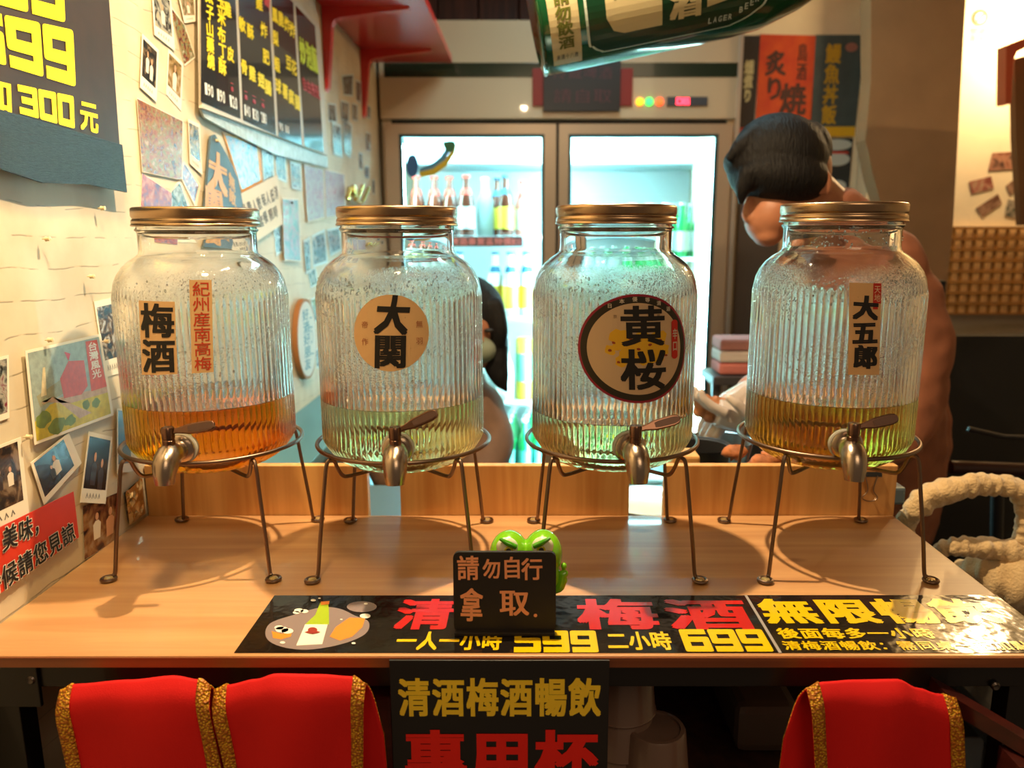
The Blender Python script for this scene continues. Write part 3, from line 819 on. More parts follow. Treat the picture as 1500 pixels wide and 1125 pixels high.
DROP, nt_, b_ = newmat('water_drop')
b_.inputs['Transmission Weight'].default_value = 1; b_.inputs['Roughness'].default_value = 0.0; b_.inputs['IOR'].default_value = 1.33
stand0 = None
for i, (cx, cy, hl, sig, fl, hs_) in enumerate(JARS):
    if stand0 is None:
        stand0 = st = make_stand(cx, cy)
    else:
        st = stand0.copy(); COL.objects.link(st); st.location = (cx, cy, SZ)
        for ch in stand0.children:
            c2 = ch.copy(); COL.objects.link(c2); c2.parent = st
            for g2 in ch.children:
                c3 = g2.copy(); COL.objects.link(c3); c3.parent = c2
    st['label'] = LS[i]; st['group'] = 'bronze wire jar stands'
    st.scale = (1, 1, [1.0, 1.01, 1.025, 1.045][i])
    jz = SZ + 0.1165 * st.scale.z + 0.0026
    t = thing('drink_dispenser', LJ[i], 'drink dispenser', (cx, cy, jz), 'ribbed glass drink dispensers on the counter')
    if JAR_MESH is None:
        o = ob('glass_jar', jm, GLASS, t, smooth=True, origin=(0, 0, 0), angle=75, weld=True)
        o.location = (0, 0, 0)
        bm = bmesh.new(); bm.from_mesh(o.data)
        bmesh.ops.dissolve_degenerate(bm, dist=1e-7, edges=bm.edges[:])
        bmesh.ops.recalc_face_normals(bm, faces=bm.faces[:]); bm.to_mesh(o.data); bm.free()
        JAR_MESH = o.data
    else:
        o = bpy.data.objects.new('glass_jar', JAR_MESH); o.parent = t; COL.objects.link(o)
    RD = random.Random(20 + i); dm_ = M()
    for k in range([120, 300, 260, 420][i]):
        zz_ = RD.uniform(0.200, 0.232) if RD.random() < .62 else (RD.uniform(0.262, 0.286) if i == 3 and RD.random() < .7 else RD.uniform(0.10, 0.200))
        aa_ = -PI / 2 - cx * 0.9 + RD.gauss((0, -.35, 0, .05)[i], .55)
        for (ra_, za_), (rb_, zb_) in zip(outer[8:], outer[9:]):
            if za_ <= zz_ <= zb_ and zb_ > za_: rz_ = ra_ + (rb_ - ra_) * (zz_ - za_) / (zb_ - za_); break
        s_ = RD.uniform(0.0005, 0.00125); stretch = RD.choice((1, 1, 1.6))
        dm_.ell((cx + (rz_ + .0004) * math.cos(aa_), cy + (rz_ + .0004) * math.sin(aa_), jz + zz_), s_, s_, s_ * stretch, 7, 4)
    do_ = ob('condensation', dm_, DROP, t, smooth=True, angle=0); do_['kind'] = 'stuff'
    LQ = liquid_mat(['plum_wine', 'pale_sake', 'pale_sake_green', 'golden_liquor'][i], sig)
    lm = liquid_mesh(hl); lm.v = [(a + cx, b + cy, c_ + jz) for a, b, c_ in lm.v]
    ob('drink', lm, LQ, t, smooth=True, weld=True)
    lp = [(0.0, 0.3125), (0.066, 0.3125), (0.0695, 0.3122), (0.0712, 0.3108), (0.0715, 0.3085), (0.0715, 0.3025), (0.0708, 0.3010), (0.0700, 0.3000), (0.0700, 0.2990), (0.0712, 0.2978), (0.0716, 0.2955), (0.0712, 0.2938), (0.0722, 0.2925), (0.0724, 0.2912), (0.0712, 0.2905), (0.0700, 0.2905), (0.0680, 0.2925), (0.0680, 0.3085), (0.0, 0.3085)]
    ob('lid', M().lathe([(a, b) for a, b in lp], 96, (cx, cy, jz)), LIDM, t, smooth=True, angle=50, weld=True)
    a, z = cyl_hit(fl[0], fl[1], cx, cy, RO)
    tap(t, (cx + 0.0995 * math.cos(a), cy + 0.0995 * math.sin(a), jz + 0.0435), a, [8, 24, 14, 12][i])
    if i == 0:
        f = cyl_patch(cx, cy, 0.0998, [(203, 440), (256, 442), (260, 548), (208, 549)])
        P = Print(f, 8); P.poly([(0, 0), (1, 0), (1, 1), (0, 1)], 0); lb = P.out('label', CREAM, t)
        P = Print(f, 10); P.text('梅酒', 0.02, 0.02, 1.0, 0.98, bold=0.03, vertical=True); P.out('lettering', BLACK, lb)
        f = cyl_patch(cx, cy, 0.0998, [(277, 410), (310, 410), (313, 545), (281, 547)])
        P = Print(f, 6); P.poly([(0, 0), (1, 0), (1, 1), (0, 1)], 0); lb = P.out('label', CREAM, t)
        P = Print(f, 6); P.text('紀州産南高梅', 0.1, 0.02, 0.95, 0.985, bold=0.008, vertical=True); P.out('lettering', mat('label_red', srgb(190, 60, 30), 0.6), lb)
    if i == 1:
        f = cyl_patch(cx, cy, 0.0998, [(518, 431), (628, 430), (629, 541), (519, 543)])
        P = Print(f, 16); P.disc(.5, .5, .5, .5, 0, 56); lb = P.out('label', CREAM, t)
        P = Print(f, 16); P.text('大', .28, .46, .74, .98, bold=0.04, jit=0.05, shear=0.12); P.text('関', .27, .04, .73, .50, bold=0.04, jit=0.03); P.out('lettering', BLACK, lb)
        P = Print(f, 16); P.text('無', .82, .56, .92, .66); P.text('羽', .82, .34, .92, .44); P.text('帝', .11, .56, .21, .66); P.text('作', .11, .34, .21, .44); P.out('lettering', mat('label_brown', srgb(165, 96, 60), 0.6), lb)
    if i == 2:
        f = cyl_patch(cx, cy, 0.0998, [(846, 429), (1004, 428), (1003, 584), (847, 585)])
        P = Print(f, 24); P.disc(.5, .5, .5, .5, 0, 72); lb = P.out('label', mat('label_magenta', srgb(150, 26, 50), 0.5), t)
        P = Print(f, 24); P.disc(.5, .5, .478, .478, 0.0003, 72); P.out('label_ring', mat('label_dark_green', srgb(44, 38, 22), 0.5), lb)
        P = Print(f, 24); P.disc(.5, .5, .420, .420, 0.0006, 72); P.out('label_field', mat('label_beige', srgb(206, 178, 142), 0.6), lb)
        P = Print(f, 24)
        for (x, y, r) in ((.40, .60, .065), (.46, .53, .07), (.56, .50, .10), (.64, .55, .07), (.70, .60, .06), (.44, .45, .06), (.66, .46, .07), (.34, .63, .045), (.29, .50, .035), (.38, .40, .04), (.74, .50, .05), (.36, .55, .04), (.56, .62, .05)):
            P.disc(x - .02, y - .01, r * 1.3, r * 1.3, 0.0008, 12, jag=0.2)
        P.out('printed_flowers', mat('flower_yellow', srgb(226, 178, 34), 0.6), lb)
        P = Print(f, 24)
        for (x, y) in ((.30, .56), (.27, .49), (.34, .38), (.50, .50), (.60, .54), (.43, .60), (.75, .44), (.70, .58)):
            P.disc(x, y, .016, .012, 0.0010, 8, jag=0.3)
        P.out('printed_petals', mat('petal_red', srgb(150, 60, 24), 0.6), lb)
        P = Print(f, 24); P.text('黄', .34, .52, .76, .90, bold=0.026, jit=0.01, h=0.0012); P.text('桜', .34, .12, .76, .51, bold=0.026, h=0.0012); P.out('lettering', BLACK, lb)
        P = Print(f, 24); P.disc(.845, .73, .036, .03, 0.0012); P.disc(.845, .43, .036, .03, 0.0012); P.poly([(.81, .43), (.88, .43), (.88, .73), (.81, .73)], 0.0012); P.out('red_tag', mat('tag_red', srgb(196, 34, 24), 0.5), lb)
        P = Print(f, 24); P.text('辛', .815, .58, .875, .68, h=0.0016, bold=0.02); P.text('口', .815, .47, .875, .57, h=0.0016, bold=0.02)
        for k, ch in enumerate('日本優等清酒'):
            aa = math.radians(120 - k * 13.5); x, y = .5 + .455 * math.cos(aa), .5 + .455 * math.sin(aa)
            P.text(ch, x - .022, y - .022, x + .022, y + .022, h=0.001, bold=0.02)
        P.out('lettering', mat('label_silver', srgb(205, 195, 175), 0.5), lb)
        P = Print(f, 24)
        for k, ch in enumerate('京都伏見'):
            aa = math.radians(122 - k * 21); x, y = .5 + .35 * math.cos(aa), .5 + .35 * math.sin(aa)
            P.text(ch, x - .018, y - .018, x + .018, y + .018, h=0.001)
        P.out('lettering', mat('label_umber', srgb(110, 84, 60), 0.5), lb)
    if i == 3:
        f = cyl_patch(cx, cy, 0.0998, [(1244, 414), (1291, 415), (1288, 549), (1242, 549)])
        P = Print(f, 8); P.poly([(0, 0), (1, 0), (1, 1), (0, 1)], 0); lb = P.out('label', CREAM, t)
        P = Print(f, 8); P.text('大五郎', .1, .07, .93, .86, bold=0.05, vertical=True, jit=0.03); P.out('lettering', BLACK, lb)
        P = Print(f, 8); P.poly([(.74, .80), (1, .78), (1, 1), (.74, 1)], 0.0002); P.poly([(.74, .72), (.9, .72), (.9, .80), (.74, .80)], 0.0002); P.out('red_stamp', mat('stamp_red', srgb(190, 40, 24), 0.5), lb)
        P = Print(f, 8); P.text('天地', .76, .80, .98, .98, vertical=True, h=0.0006); P.out('lettering', mat('stamp_tan', srgb(228, 200, 160), 0.5), lb)

# ================================================================ LEFT WALL: PAPERS, PHOTOS, MENU
PC = [0]
def wq(corners, X): return [onX(u, v, X) for u, v in corners]
def paper(name, label, cat, corners, mt, group=None, lift=None, th=0.0006, curl=0.0):
    PC[0] += 1
    lift = lift if lift is not None else 0.0006 + 0.0009 * (PC[0] % 4)
    q = wq(corners, XW + lift)
    o = ob(name, M().slab(q, (th, 0, 0)), mt)
    tag(o, label, cat, group)
    f = planar(*wq(corners, XW + lift + th), (1, 0, 0)) if len(corners) == 4 else None
    return o, f
def inset(f, a, b, c, d):
    return lambda s, t, h=0.0: f(a + (c - a) * s, b + (d - b) * t, h)
DARKPH = [(0.006, 0.008, 0.012), (0.03, 0.03, 0.035), (0.10, 0.06, 0.035), (0.35, 0.25, 0.16)]
COLPH = [(0.03, 0.02, 0.03), (0.30, 0.05, 0.04), (0.42, 0.32, 0.12), (0.12, 0.20, 0.10), (0.75, 0.65, 0.5)]
BLUEPH = [(0.02, 0.04, 0.07), (0.10, 0.22, 0.32), (0.35, 0.45, 0.50), (0.75, 0.78, 0.75)]
BWPH = [(0.03, 0.03, 0.03), (0.20, 0.20, 0.18), (0.60, 0.58, 0.50)]
SKIN_P = mat('printed_skin', srgb(205, 150, 110), 0.4)
SHIRT_P = mat('printed_shirt', srgb(225, 215, 195), 0.4)
DRESS_P = mat('printed_dark_clothes', srgb(52, 40, 34), 0.4)
def figures(o, f, figs):
    """tiny printed people in a snapshot: head ellipse and clothes outline per figure"""
    for (x, y, s, cm) in figs:
        P = Print(f); P.poly([(x - .11 * s, y - .55 * s), (x + .11 * s, y - .55 * s), (x + .13 * s, y - .18 * s), (x + .05 * s, y - .10 * s), (x - .05 * s, y - .10 * s), (x - .13 * s, y - .18 * s)], 0.0003); P.out('printed_clothes', cm, o)
        P = Print(f); P.disc(x, y, .055 * s, .095 * s, 0.0004, 14); P.out('printed_face', SKIN_P, o)
def polaroid(label, corners, cols, scale=60, figs=(), box=(0.08, 0.24, 0.92, 0.93), group='snapshots pinned on the left wall', border=WHITE, note=True, name='snapshot', lift=None):
    o, f = paper(name, label, 'photo', corners, border, group, lift)
    PC[0] += 1
    g = inset(f, *box)
    P = Print(g); P.poly([(0, 0), (1, 0), (1, 1), (0, 1)], 0.0001)
    pic = P.out('picture', photo_mat('snapshot_print_%02d' % PC[0], cols, scale, PC[0] * 1.7), o)
    figures(pic, g, figs)
    if note and box[1] > 0.15:
        P = Print(f)
        for k in range(5):
            x = .2 + .12 * k; y = box[1] * .5
            P.stroke([(x, y - .03), (x + .03, y + .03), (x + .06, y - .02)], 0.018, 0.0002)
        P.out('handwriting', GREYI, o)
    return o

# big black price sign, top left
sc_, f = paper('price_sign', 'large black price sign with yellow numbers above a black tape strip', 'sign', [(-150, -160), (152, -60), (172, 213), (-150, 115)], mat('sign_black', srgb(52, 38, 30), 0.5, var=0.2, vscale=30), lift=0.012, th=0.003)
fx = planar(*wq([(-150, -160), (152, -60), (172, 213), (-150, 115)], XW + 0.0152), (1, 0, 0))
def wtext(P_, st, cs, mt, parent, X, **k):
    fq = planar(*wq(cs, X), (1, 0, 0)); P = Print(fq); P.text(st, 0, 0, 1, 1, **k); return P.out('lettering', mt, parent)
wtext(None, '39', [(-30, -90), (92, -62), (97, 34), (-20, 2)], YEL, sc_, XW + 0.0155, digits=True)
wtext(None, '599', [(-62, 6), (108, 44), (112, 128), (-52, 78)], YEL, sc_, XW + 0.0155, digits=True)
wtext(None, '加', [(-30, 105), (18, 117), (20, 170), (-26, 156)], YEL, sc_, XW + 0.0155, bold=0.04)
wtext(None, '300', [(24, 123), (108, 141), (110, 189), (28, 166)], YEL, sc_, XW + 0.0155, digits=True)
wtext(None, '元', [(115, 143), (143, 150), (145, 198), (117, 190)], YEL, sc_, XW + 0.0155, bold=0.035)
tape = mat('black_ribbed_tape', srgb(36, 42, 46), 0.35, bump=0.8, bscale=60, stretch=(1, 1, 12))
q = wq([(-150, 118), (176, 212), (183, 282), (128, 270), (60, 268), (-150, 200)], XW + 0.0158)
o = ob('tape_strip', M().slab(q, (0.003, 0, 0)), tape); tag(o, 'wide ribbed black tape strip hanging under the large price sign', 'tape')
# white-framed black menu board
mb_c = [(290, -190), (466, 54), (477, 226), (290, 158)]
mb_c = [(288, -150), (465, 38), (477, 228), (291, 158)]
mo, f = paper('menu_board', 'black hanging menu board with yellow dish names and white prices', 'menu board', mb_c, mat('menu_frame', srgb(205, 195, 180), 0.5), lift=0.010, th=0.006)
def mq(cs): return cs
panels = [[(294, -140), (341, -86), (352, 174), (294, 149)], [(346, -82), (391, -34), (404, 198), (356, 176)], [(396, -30), (429, 4), (442, 213), (408, 200)], [(433, 8), (461, 38), (474, 224), (446, 214)]]
MBK = mat('menu_black', srgb(34, 30, 30), 0.22, coat=0.5)
for k, cs in enumerate(panels):
    ob('menu_panel', M().slab(wq(cs, XW + 0.0162), (0.0006, 0, 0)), MBK, mo)
X2 = XW + 0.0172
def col(st, cs, mt, **k): wtext(None, st, cs, mt, mo, X2, vertical=True, **k)
GW = mat('menu_white', srgb(235, 232, 222), 0.5); GR = mat('menu_red', srgb(190, 40, 40), 0.5); GYG = mat('menu_lime', srgb(200, 215, 20), 0.5)
col('明太子山藥燒', [(299, -45), (312, -40), (314, 104), (303, 99)], YEL, bold=0.035, jit=0.04)
col('三玉米布丁酥', [(316, -38), (329, -32), (332, 114), (320, 107)], YEL, bold=0.035, jit=0.04)
for st, cs in (('190', [(299, 118), (312, 124), (313, 144), (300, 138)]), ('190', [(317, 127), (329, 132), (330, 153), (318, 147)]), ('120', [(335, 136), (347, 141), (348, 162), (337, 156)]),
               ('140', [(357, 150), (366, 154), (367, 173), (358, 169)]), ('130', [(369, 156), (378, 160), (379, 179), (370, 174)]), ('210', [(381, 161), (390, 165), (391, 183), (383, 179)]),
               ('90', [(408, 177), (414, 180), (415, 193), (409, 190)]), ('80', [(417, 181), (423, 184), (424, 197), (418, 194)])):
    wtext(None, st, cs, GW, mo, X2, bold=0.03)
for cs in ([(337, 117), (342, 119), (342, 136), (338, 134)], [(357, 129), (362, 131), (363, 148), (358, 146)], [(369, 136), (375, 139), (375, 154), (370, 151)], [(382, 141), (387, 144), (388, 160), (383, 157)]):
    col('一串', cs, GR, bold=0.03)
def one(ch, u, v, du=5.5, dv=11.5, sl=0.55, mt=YEL):
    wtext(None, ch, [(u - du, v - dv - du * sl), (u + du, v - dv + du * sl), (u + du + 1, v + dv + du * sl), (u - du + 1, v + dv - du * sl)], mt, mo, X2, bold=0.035)
for ch, u, v in (('雞', 333, 14), ('皮', 337, 79), ('軟', 354, 36), ('酥', 366, 46), ('炸', 386, 44), ('雞', 379, 4), ('肥', 389, 83), ('骨', 357, 98), ('雞', 369, 108), ('翅', 382, 118), ('腸', 392, 128),
                 ('鳳', 402, 22), ('脆', 411, 28), ('炸', 420, 36), ('炸', 428, 44), ('梨', 403, 56), ('蝦', 405, 94), ('豆', 422, 92), ('花', 430, 99), ('球', 407, 126), ('薯', 417, 134), ('腐', 426, 142), ('腸', 435, 150)):
    one(ch, u, v, 5.2 if u < 395 else 4.4)
wtext(None, '炒泡麵', [(437, 52), (463, 70), (467, 110), (440, 92)], GYG, mo, X2, bold=0.05)
wtext(None, '自由搭配', [(441, 110), (466, 126), (470, 148), (444, 132)], GR, mo, X2, bold=0.03)
# clear plastic wrap under the board
WRAP = mat('crumpled_wrap', srgb(190, 200, 200), 0.25, var=0.25, vscale=60, bump=1.0, bscale=70)
o, f = paper('plastic_wrap', 'crumpled clear plastic wrap strip along the bottom of the menu board', 'plastic wrap', [(291, 160), (478, 230), (478, 246), (400, 226), (340, 196), (296, 172)], WRAP, lift=0.006, th=0.004)

# snapshots, upper area
polaroid('snapshot of figures in pale light, second from the top left of the snapshot cluster', [(222, -14), (250, -4), (256, 75), (226, 51)], COLPH[:1] + BWPH[1:] + [(0.7, 0.6, 0.4)], 70, [(.5, .7, .9, SHIRT_P)], lift=0.0022)
polaroid('leaning snapshot of two people, directly right of the black price sign', [(208, 49), (232, 73), (229, 150), (205, 128)], DARKPH, 60, [(.35, .7, .9, SHIRT_P), (.65, .6, .9, SHIRT_P)])
polaroid('snapshot of a laughing person, left of the menu board and above the crowd print', [(246, 71), (268, 93), (265, 163), (243, 138)], [(0.12, 0.08, 0.03), (0.5, 0.3, 0.1), (0.75, 0.6, 0.4)], 60, [(.5, .7, 1.2, SHIRT_P)])
polaroid('white-bordered snapshot touching the top left edge of the menu board', [(259, -14), (285, -6), (287, 31), (270, 34)], [(0.15, 0.12, 0.05), (0.45, 0.35, 0.2), (0.8, 0.6, 0.45)], 70, [(.5, .6, .9, SHIRT_P)], lift=0.003)
polaroid('narrow dark snapshot strip with green and red spots beside the menu board', [(248, 6), (270, 36), (286, 84), (270, 97)], COLPH, 80, lift=0.0008, box=(.03, .03, .97, .97), note=False)
o = polaroid('large print of a red crowd scene below the leaning snapshots', [(200, 143), (268, 177), (267, 264), (208, 252)], [(0.12, 0.05, 0.03), (0.40, 0.12, 0.06), (0.55, 0.30, 0.12), (0.22, 0.25, 0.08), (0.75, 0.5, 0.3)], 90, box=(0.01, .01, .99, .99), note=False, name='crowd_print')
polaroid('red patterned print just above the lid of the amber jar', [(208, 253), (252, 283), (252, 330), (205, 322)], [(0.15, 0.03, 0.12), (0.5, 0.06, 0.06), (0.7, 0.25, 0.2)], 60, box=(.01, .01, .99, .99), note=False, name='red_print')
polaroid('thin snapshot strip right of the crowd print', [(275, 174), (292, 182), (296, 257), (278, 240)], BWPH[:2] + [(0.5, 0.35, 0.15), (0.7, 0.6, 0.5)], 90)
polaroid('tilted blue and violet snapshot between the crowd print and the bottle-shaped sign', [(257, 246), (270, 236), (294, 272), (287, 307)], [(0.05, 0.08, 0.2), (0.3, 0.35, 0.55), (0.5, 0.2, 0.3), (0.8, 0.75, 0.7)], 90, box=(.12, .1, .9, .92), note=False)
polaroid('faded black and white snapshot tucked above the amber jar lid', [(250, 279), (263, 262), (284, 320), (250, 322)], BWPH, 90, note=False, lift=0.0005)
# bottle-shaped wooden plaque
o, f = paper('painted_plaque', 'slate blue pointed plaque with tan brush characters, above the amber jar', 'plaque', [(306, 200), (312, 197), (330, 228), (346, 262), (353, 300), (350, 330), (294, 334), (300, 270)], mat('slate_blue_paint', srgb(72, 92, 106), 0.5, var=0.15, vscale=40), lift=0.004, th=0.004)
TANP = mat('tan_brush', srgb(205, 150, 84), 0.5)
wtext(None, '大', [(306, 215), (332, 232), (334, 290), (303, 280)], TANP, o, XW + 0.0084, bold=0.06)
wtext(None, '関', [(299, 268), (326, 280), (330, 326), (298, 318)], TANP, o, XW + 0.0086, bold=0.05)
P = Print(planar(*wq([(334, 248), (344, 262), (346, 305), (335, 295)], XW + 0.0084), (1, 0, 0))); P.text('無敵', 0, 0, 1, 1, bold=0.03, vertical=True); P.out('lettering', TANP, o)
polaroid('orange-framed dark picture right of the pointed blue plaque', [(325, 192), (381, 212), (384, 266), (354, 282)], [(0.10, 0.09, 0.08), (0.20, 0.18, 0.16), (0.5, 0.16, 0.1), (0.4, 0.12, 0.08)], 70, box=(.05, .04, .90, .95), note=False, border=mat('orange_frame', srgb(222, 158, 66), 0.5), name='framed_picture')
# handwritten note
o, f = paper('handwritten_note', 'tilted white paper note with two lines of handwriting beside the amber jar lid', 'note', [(336, 292), (406, 256), (414, 328), (366, 360)], mat('note_paper', srgb(228, 212, 186), 0.6), lift=0.007, th=0.0006)
P = Print(f)
P.text('消費人數每人低消', .12, .52, .97, .80, bold=0.02, jit=0.06, gap=.15); P.text('套餐限時', .35, .20, .9, .46, bold=0.02, jit=0.06, gap=.15)
P.out('handwriting', GREYI, o)
# bluish sleeves, cards and prints
polaroid('pale blue long card hung by a pin between the two left jars', [(413, 290), (437, 291), (441, 384), (416, 382)], [(0.18, 0.35, 0.45), (0.35, 0.5, 0.58), (0.55, 0.35, 0.5), (0.5, 0.65, 0.75)], 40, box=(.02, .02, .98, .98), note=False, name='hanging_card', lift=0.006)
for k, (cs, lab) in enumerate((([(445, 240), (474, 247), (476, 319), (450, 326)], 'left half of the pink and violet poster pair over the second jar'), ([(475, 247), (505, 255), (507, 313), (477, 320)], 'right half of the pink and violet poster pair over the second jar'))):
    polaroid(lab, cs, [(0.45, 0.35, 0.5), (0.6, 0.45, 0.6), (0.65, 0.68, 0.75), (0.5, 0.25, 0.4)], 50, box=(.03, .02, .97, .98), note=False, name='poster', group='pink posters on the left wall', lift=0.004)
small = [([(383, 220), (400, 218), (402, 262), (386, 268)], 'clear sleeve beside the orange-framed picture'), ([(402, 222), (418, 226), (420, 268), (405, 262)], 'clear sleeve hanging above the handwritten note'),
         ([(424, 236), (440, 240), (442, 280), (427, 276)], 'upright blue sleeve above the long blue card'), ([(400, 330), (412, 326), (414, 370), (404, 376)], 'curled silver sleeve left of the long blue card'),
         ([(444, 352), (454, 346), (456, 398), (448, 402)], 'narrow blue-grey snapshot under the pink posters'), ([(456, 345), (476, 335), (480, 385), (458, 392)], 'blue snapshot left of the second jar neck'),
         ([(478, 336), (498, 332), (500, 366), (484, 376)], 'snapshot half hidden by the neck of the second jar'), ([(450, 396), (462, 392), (466, 416), (455, 422)], 'small pale blue tag at the left shoulder of the second jar'),
         ([(455, 438), (466, 432), (468, 470), (458, 474)], 'small blue tag at the left side of the second jar'), ([(462, 512), (470, 508), (472, 536), (464, 540)], 'lowest small blue tag left of the second jar'),
         ([(486, 178), (500, 183), (502, 232), (488, 226)], 'bluish snapshot right of the menu board bottom'), ([(480, 150), (492, 152), (494, 180), (481, 178)], 'dark snapshot touching the right edge of the menu board'),
         ([(502, 170), (516, 182), (514, 232), (504, 226)], 'curved blue snapshot below the red shelf bracket'), ([(500, 110), (518, 108), (517, 142), (503, 140)], 'grey snapshot between the two red shelf brackets'),
         ([(499, 146), (512, 150), (511, 178), (500, 176)], 'grey snapshot under the first red bracket'), ([(521, 116), (529, 120), (528, 152), (522, 148)], 'thin snapshot beside the second red bracket'),
         ([(516, 150), (524, 153), (524, 178), (517, 176)], 'small snapshot left of the second bracket tip'), ([(536, 152), (543, 156), (543, 176), (537, 172)], 'violet slip just under the second bracket tip'),
         ([(536, 192), (543, 195), (543, 222), (537, 220)], 'thin dark slip near the refrigerator side'), ([(525, 222), (531, 224), (531, 250), (526, 248)], 'small dark slip over the gold ornament'),
         ([(534, 242), (541, 244), (541, 262), (535, 260)], 'square green slip over the gold ornament'), ([(545, 262), (549, 263), (549, 286), (546, 284)], 'narrow green slip close to the dark gap')]
for k, (cs, lab) in enumerate(small):
    polaroid(lab + ' on the wall', cs, [BLUEPH, BWPH][k in (11, 13, 14, 15, 16, 18, 19)], 70, box=(.08, .08, .92, .92), note=False, border=mat('pale_blue_sleeve', srgb(196, 214, 216), 0.3), group='small sleeves and snapshots on the far left wall', name='small_snapshot')
# round wooden plate with blue writing
pc = [onX(*q_, XW + 0.002) for q_ in ((442, 437), (458, 495), (444, 556), (429, 495))]
cen = (pc[0] + pc[2]) / 2; ra = (pc[0].z - pc[2].z) / 2; rb = (pc[1].y - pc[3].y) / 2
pts = [Vector((XW + 0.002, cen.y + rb * math.cos(2 * PI * k / 40), cen.z + ra * math.sin(2 * PI * k / 40))) for k in range(40)]
o = ob('round_plaque', M().slab(pts, (0.012, 0, 0)), mat('bark_rim', srgb(150, 98, 50), 0.7)); tag(o, 'round wooden slice plaque with blue handwriting, between the two left jars', 'plaque')
pts = [Vector((XW + 0.014, cen.y + rb * .93 * math.cos(2 * PI * k / 40), cen.z + ra * .93 * math.sin(2 * PI * k / 40))) for k in range(40)]
ob('plaque_face', M().slab(pts, (0.0006, 0, 0)), mat('pale_wood_face', srgb(205, 200, 190), 0.6), o)
P = Print(lambda s, t, h=0: Vector((XW + 0.0148 + h, cen.y + rb * (s * 2 - 1), cen.z + ra * (t * 2 - 1)))); P.text('好酒好朋友', .28, .12, .62, .88, bold=0.02, vertical=True, jit=0.05); P.text('二〇一', .60, .2, .8, .8, vertical=True, jit=0.05)
P.out('handwriting', mat('blue_marker', srgb(70, 120, 140), 0.5), o)
# gold ornament
g0 = onX(524, 285, XW + 0.012)
go = thing('gold_ornament', 'small gold hooked ornament on the wall above the second jar lid', 'ornament', g0)
GOLD = mat('gold_metal', (0.75, 0.48, 0.12), 0.25, 1.0)
def gy(u, v, X=0.02): return onX(u, v, XW + X)
ob('gold_body', M().ell(gy(518, 280), 0.012, 0.035, 0.02), GOLD, go, smooth=True)
for (a, b) in (((518, 285), (531, 272)), ((520, 292), (540, 275)), ((512, 275), (508, 288))):
    ob('gold_hook', M().tube(smooth_path([gy(*a), gy((a[0] + b[0]) / 2, max(a[1], b[1]) + 4), gy(*b)], 5), 0.006, 8), GOLD, go, smooth=True)

# lower-left group of snapshots
city, f = paper('city_illustration', 'colourful city illustration print with a red building and green trees', 'print', [(36, 514), (147, 489), (166, 608), (50, 652)], WHITE, lift=0.004)
g = inset(f, .03, .03, .97, .97)
CI = lambda n, c: mat(n, c, 0.5, var=0.25, vscale=120)
def lay(pts, mt, h, nm='printed_shape'):
    P = Print(g); P.poly(pts, h); P.out(nm, mt, city)
lay([(0, 0), (1, 0), (1, 1), (0, 1)], CI('print_sky', srgb(150, 165, 158)), 0.0001, 'printed_sky')
lay([(0, 0), (1, 0), (1, .30), (.5, .38), (.2, .36), (0, .22)], CI('print_grass', srgb(196, 178, 50)), 0.00015, 'printed_lawn')
lay([(.05, .50), (.4, .62), (.42, .45), (.08, .36)], CI('print_hall', srgb(150, 150, 120)), 0.00015)
lay([(.12, .38), (.24, .44), (.55, .08), (.72, .10), (.45, .30), (1, .28), (1, .36), (.1, .42)], CI('print_path', srgb(190, 160, 132)), 0.0002, 'printed_path')
lay([(.38, .38), (.36, .62), (.50, .80), (.72, .76), (.72, .44), (.62, .36)], CI('print_brick', srgb(190, 70, 50)), 0.00025, 'printed_building')
lay([(.76, .36), (.78, .98), (.96, .97), (1, .36)], CI('print_tower', srgb(200, 78, 58)), 0.00025, 'printed_tower')
lay([(.10, .48), (.16, .80), (.19, .80), (.17, .48)], CI('print_mast', srgb(205, 190, 150)), 0.0003)
for (x, y, r) in ((.10, .22, .09), (.25, .10, .10), (.66, .22, .06), (.80, .20, .06), (.42, .10, .07)):
    P = Print(g); P.disc(x, y, r, r, 0.0003, 12, jag=.2); P.out('printed_tree', CI('print_tree', srgb(110, 130, 50)), city)
P = Print(g); P.text('台灣風光', .80, .50, .95, .96, vertical=True, h=0.0004, bold=.02); P.out('lettering', SHIRT_P, city)
P = Print(g); P.poly([(.46, .92), (.54, .88), (.50, .80)], .0004); P.out('printed_kite', mat('print_kite', srgb(190, 60, 70), .5), city)
polaroid('snapshot with a dark blue picture just above the city illustration, touching the amber jar', [(137, 442), (164, 436), (180, 545), (154, 553)], BLUEPH[:1] + DARKPH[1:] + [(0.7, 0.68, 0.6)], 80, box=(.10, .22, .93, .92), lift=0.0006)
polaroid('two cut-off snapshots pinned at the far left edge beside the city illustration', [(-30, 530), (12, 520), (13, 612), (-30, 628)], BWPH + [(0.3, 0.05, 0.08)], 60, box=(.05, .1, .95, .95))
polaroid('large white-bordered snapshot of a group, lowest at the far left edge', [(-52, 672), (30, 640), (42, 752), (-40, 792)], DARKPH, 45, [(.55, .62, .55, DRESS_P), (.78, .60, .5, SHIRT_P), (.40, .45, .5, DRESS_P)], box=(.04, .20, .93, .96))
polaroid('tilted snapshot of a person in a white shirt, below the city illustration', [(44, 678), (100, 634), (119, 678), (64, 740)], [(0.01, 0.015, 0.03), (0.02, 0.03, 0.05), (0.08, 0.12, 0.18)], 30, [(.55, .72, .9, SHIRT_P), (.40, .55, .6, DRESS_P)], box=(.07, .12, .84, .94), lift=0.003, note=False)
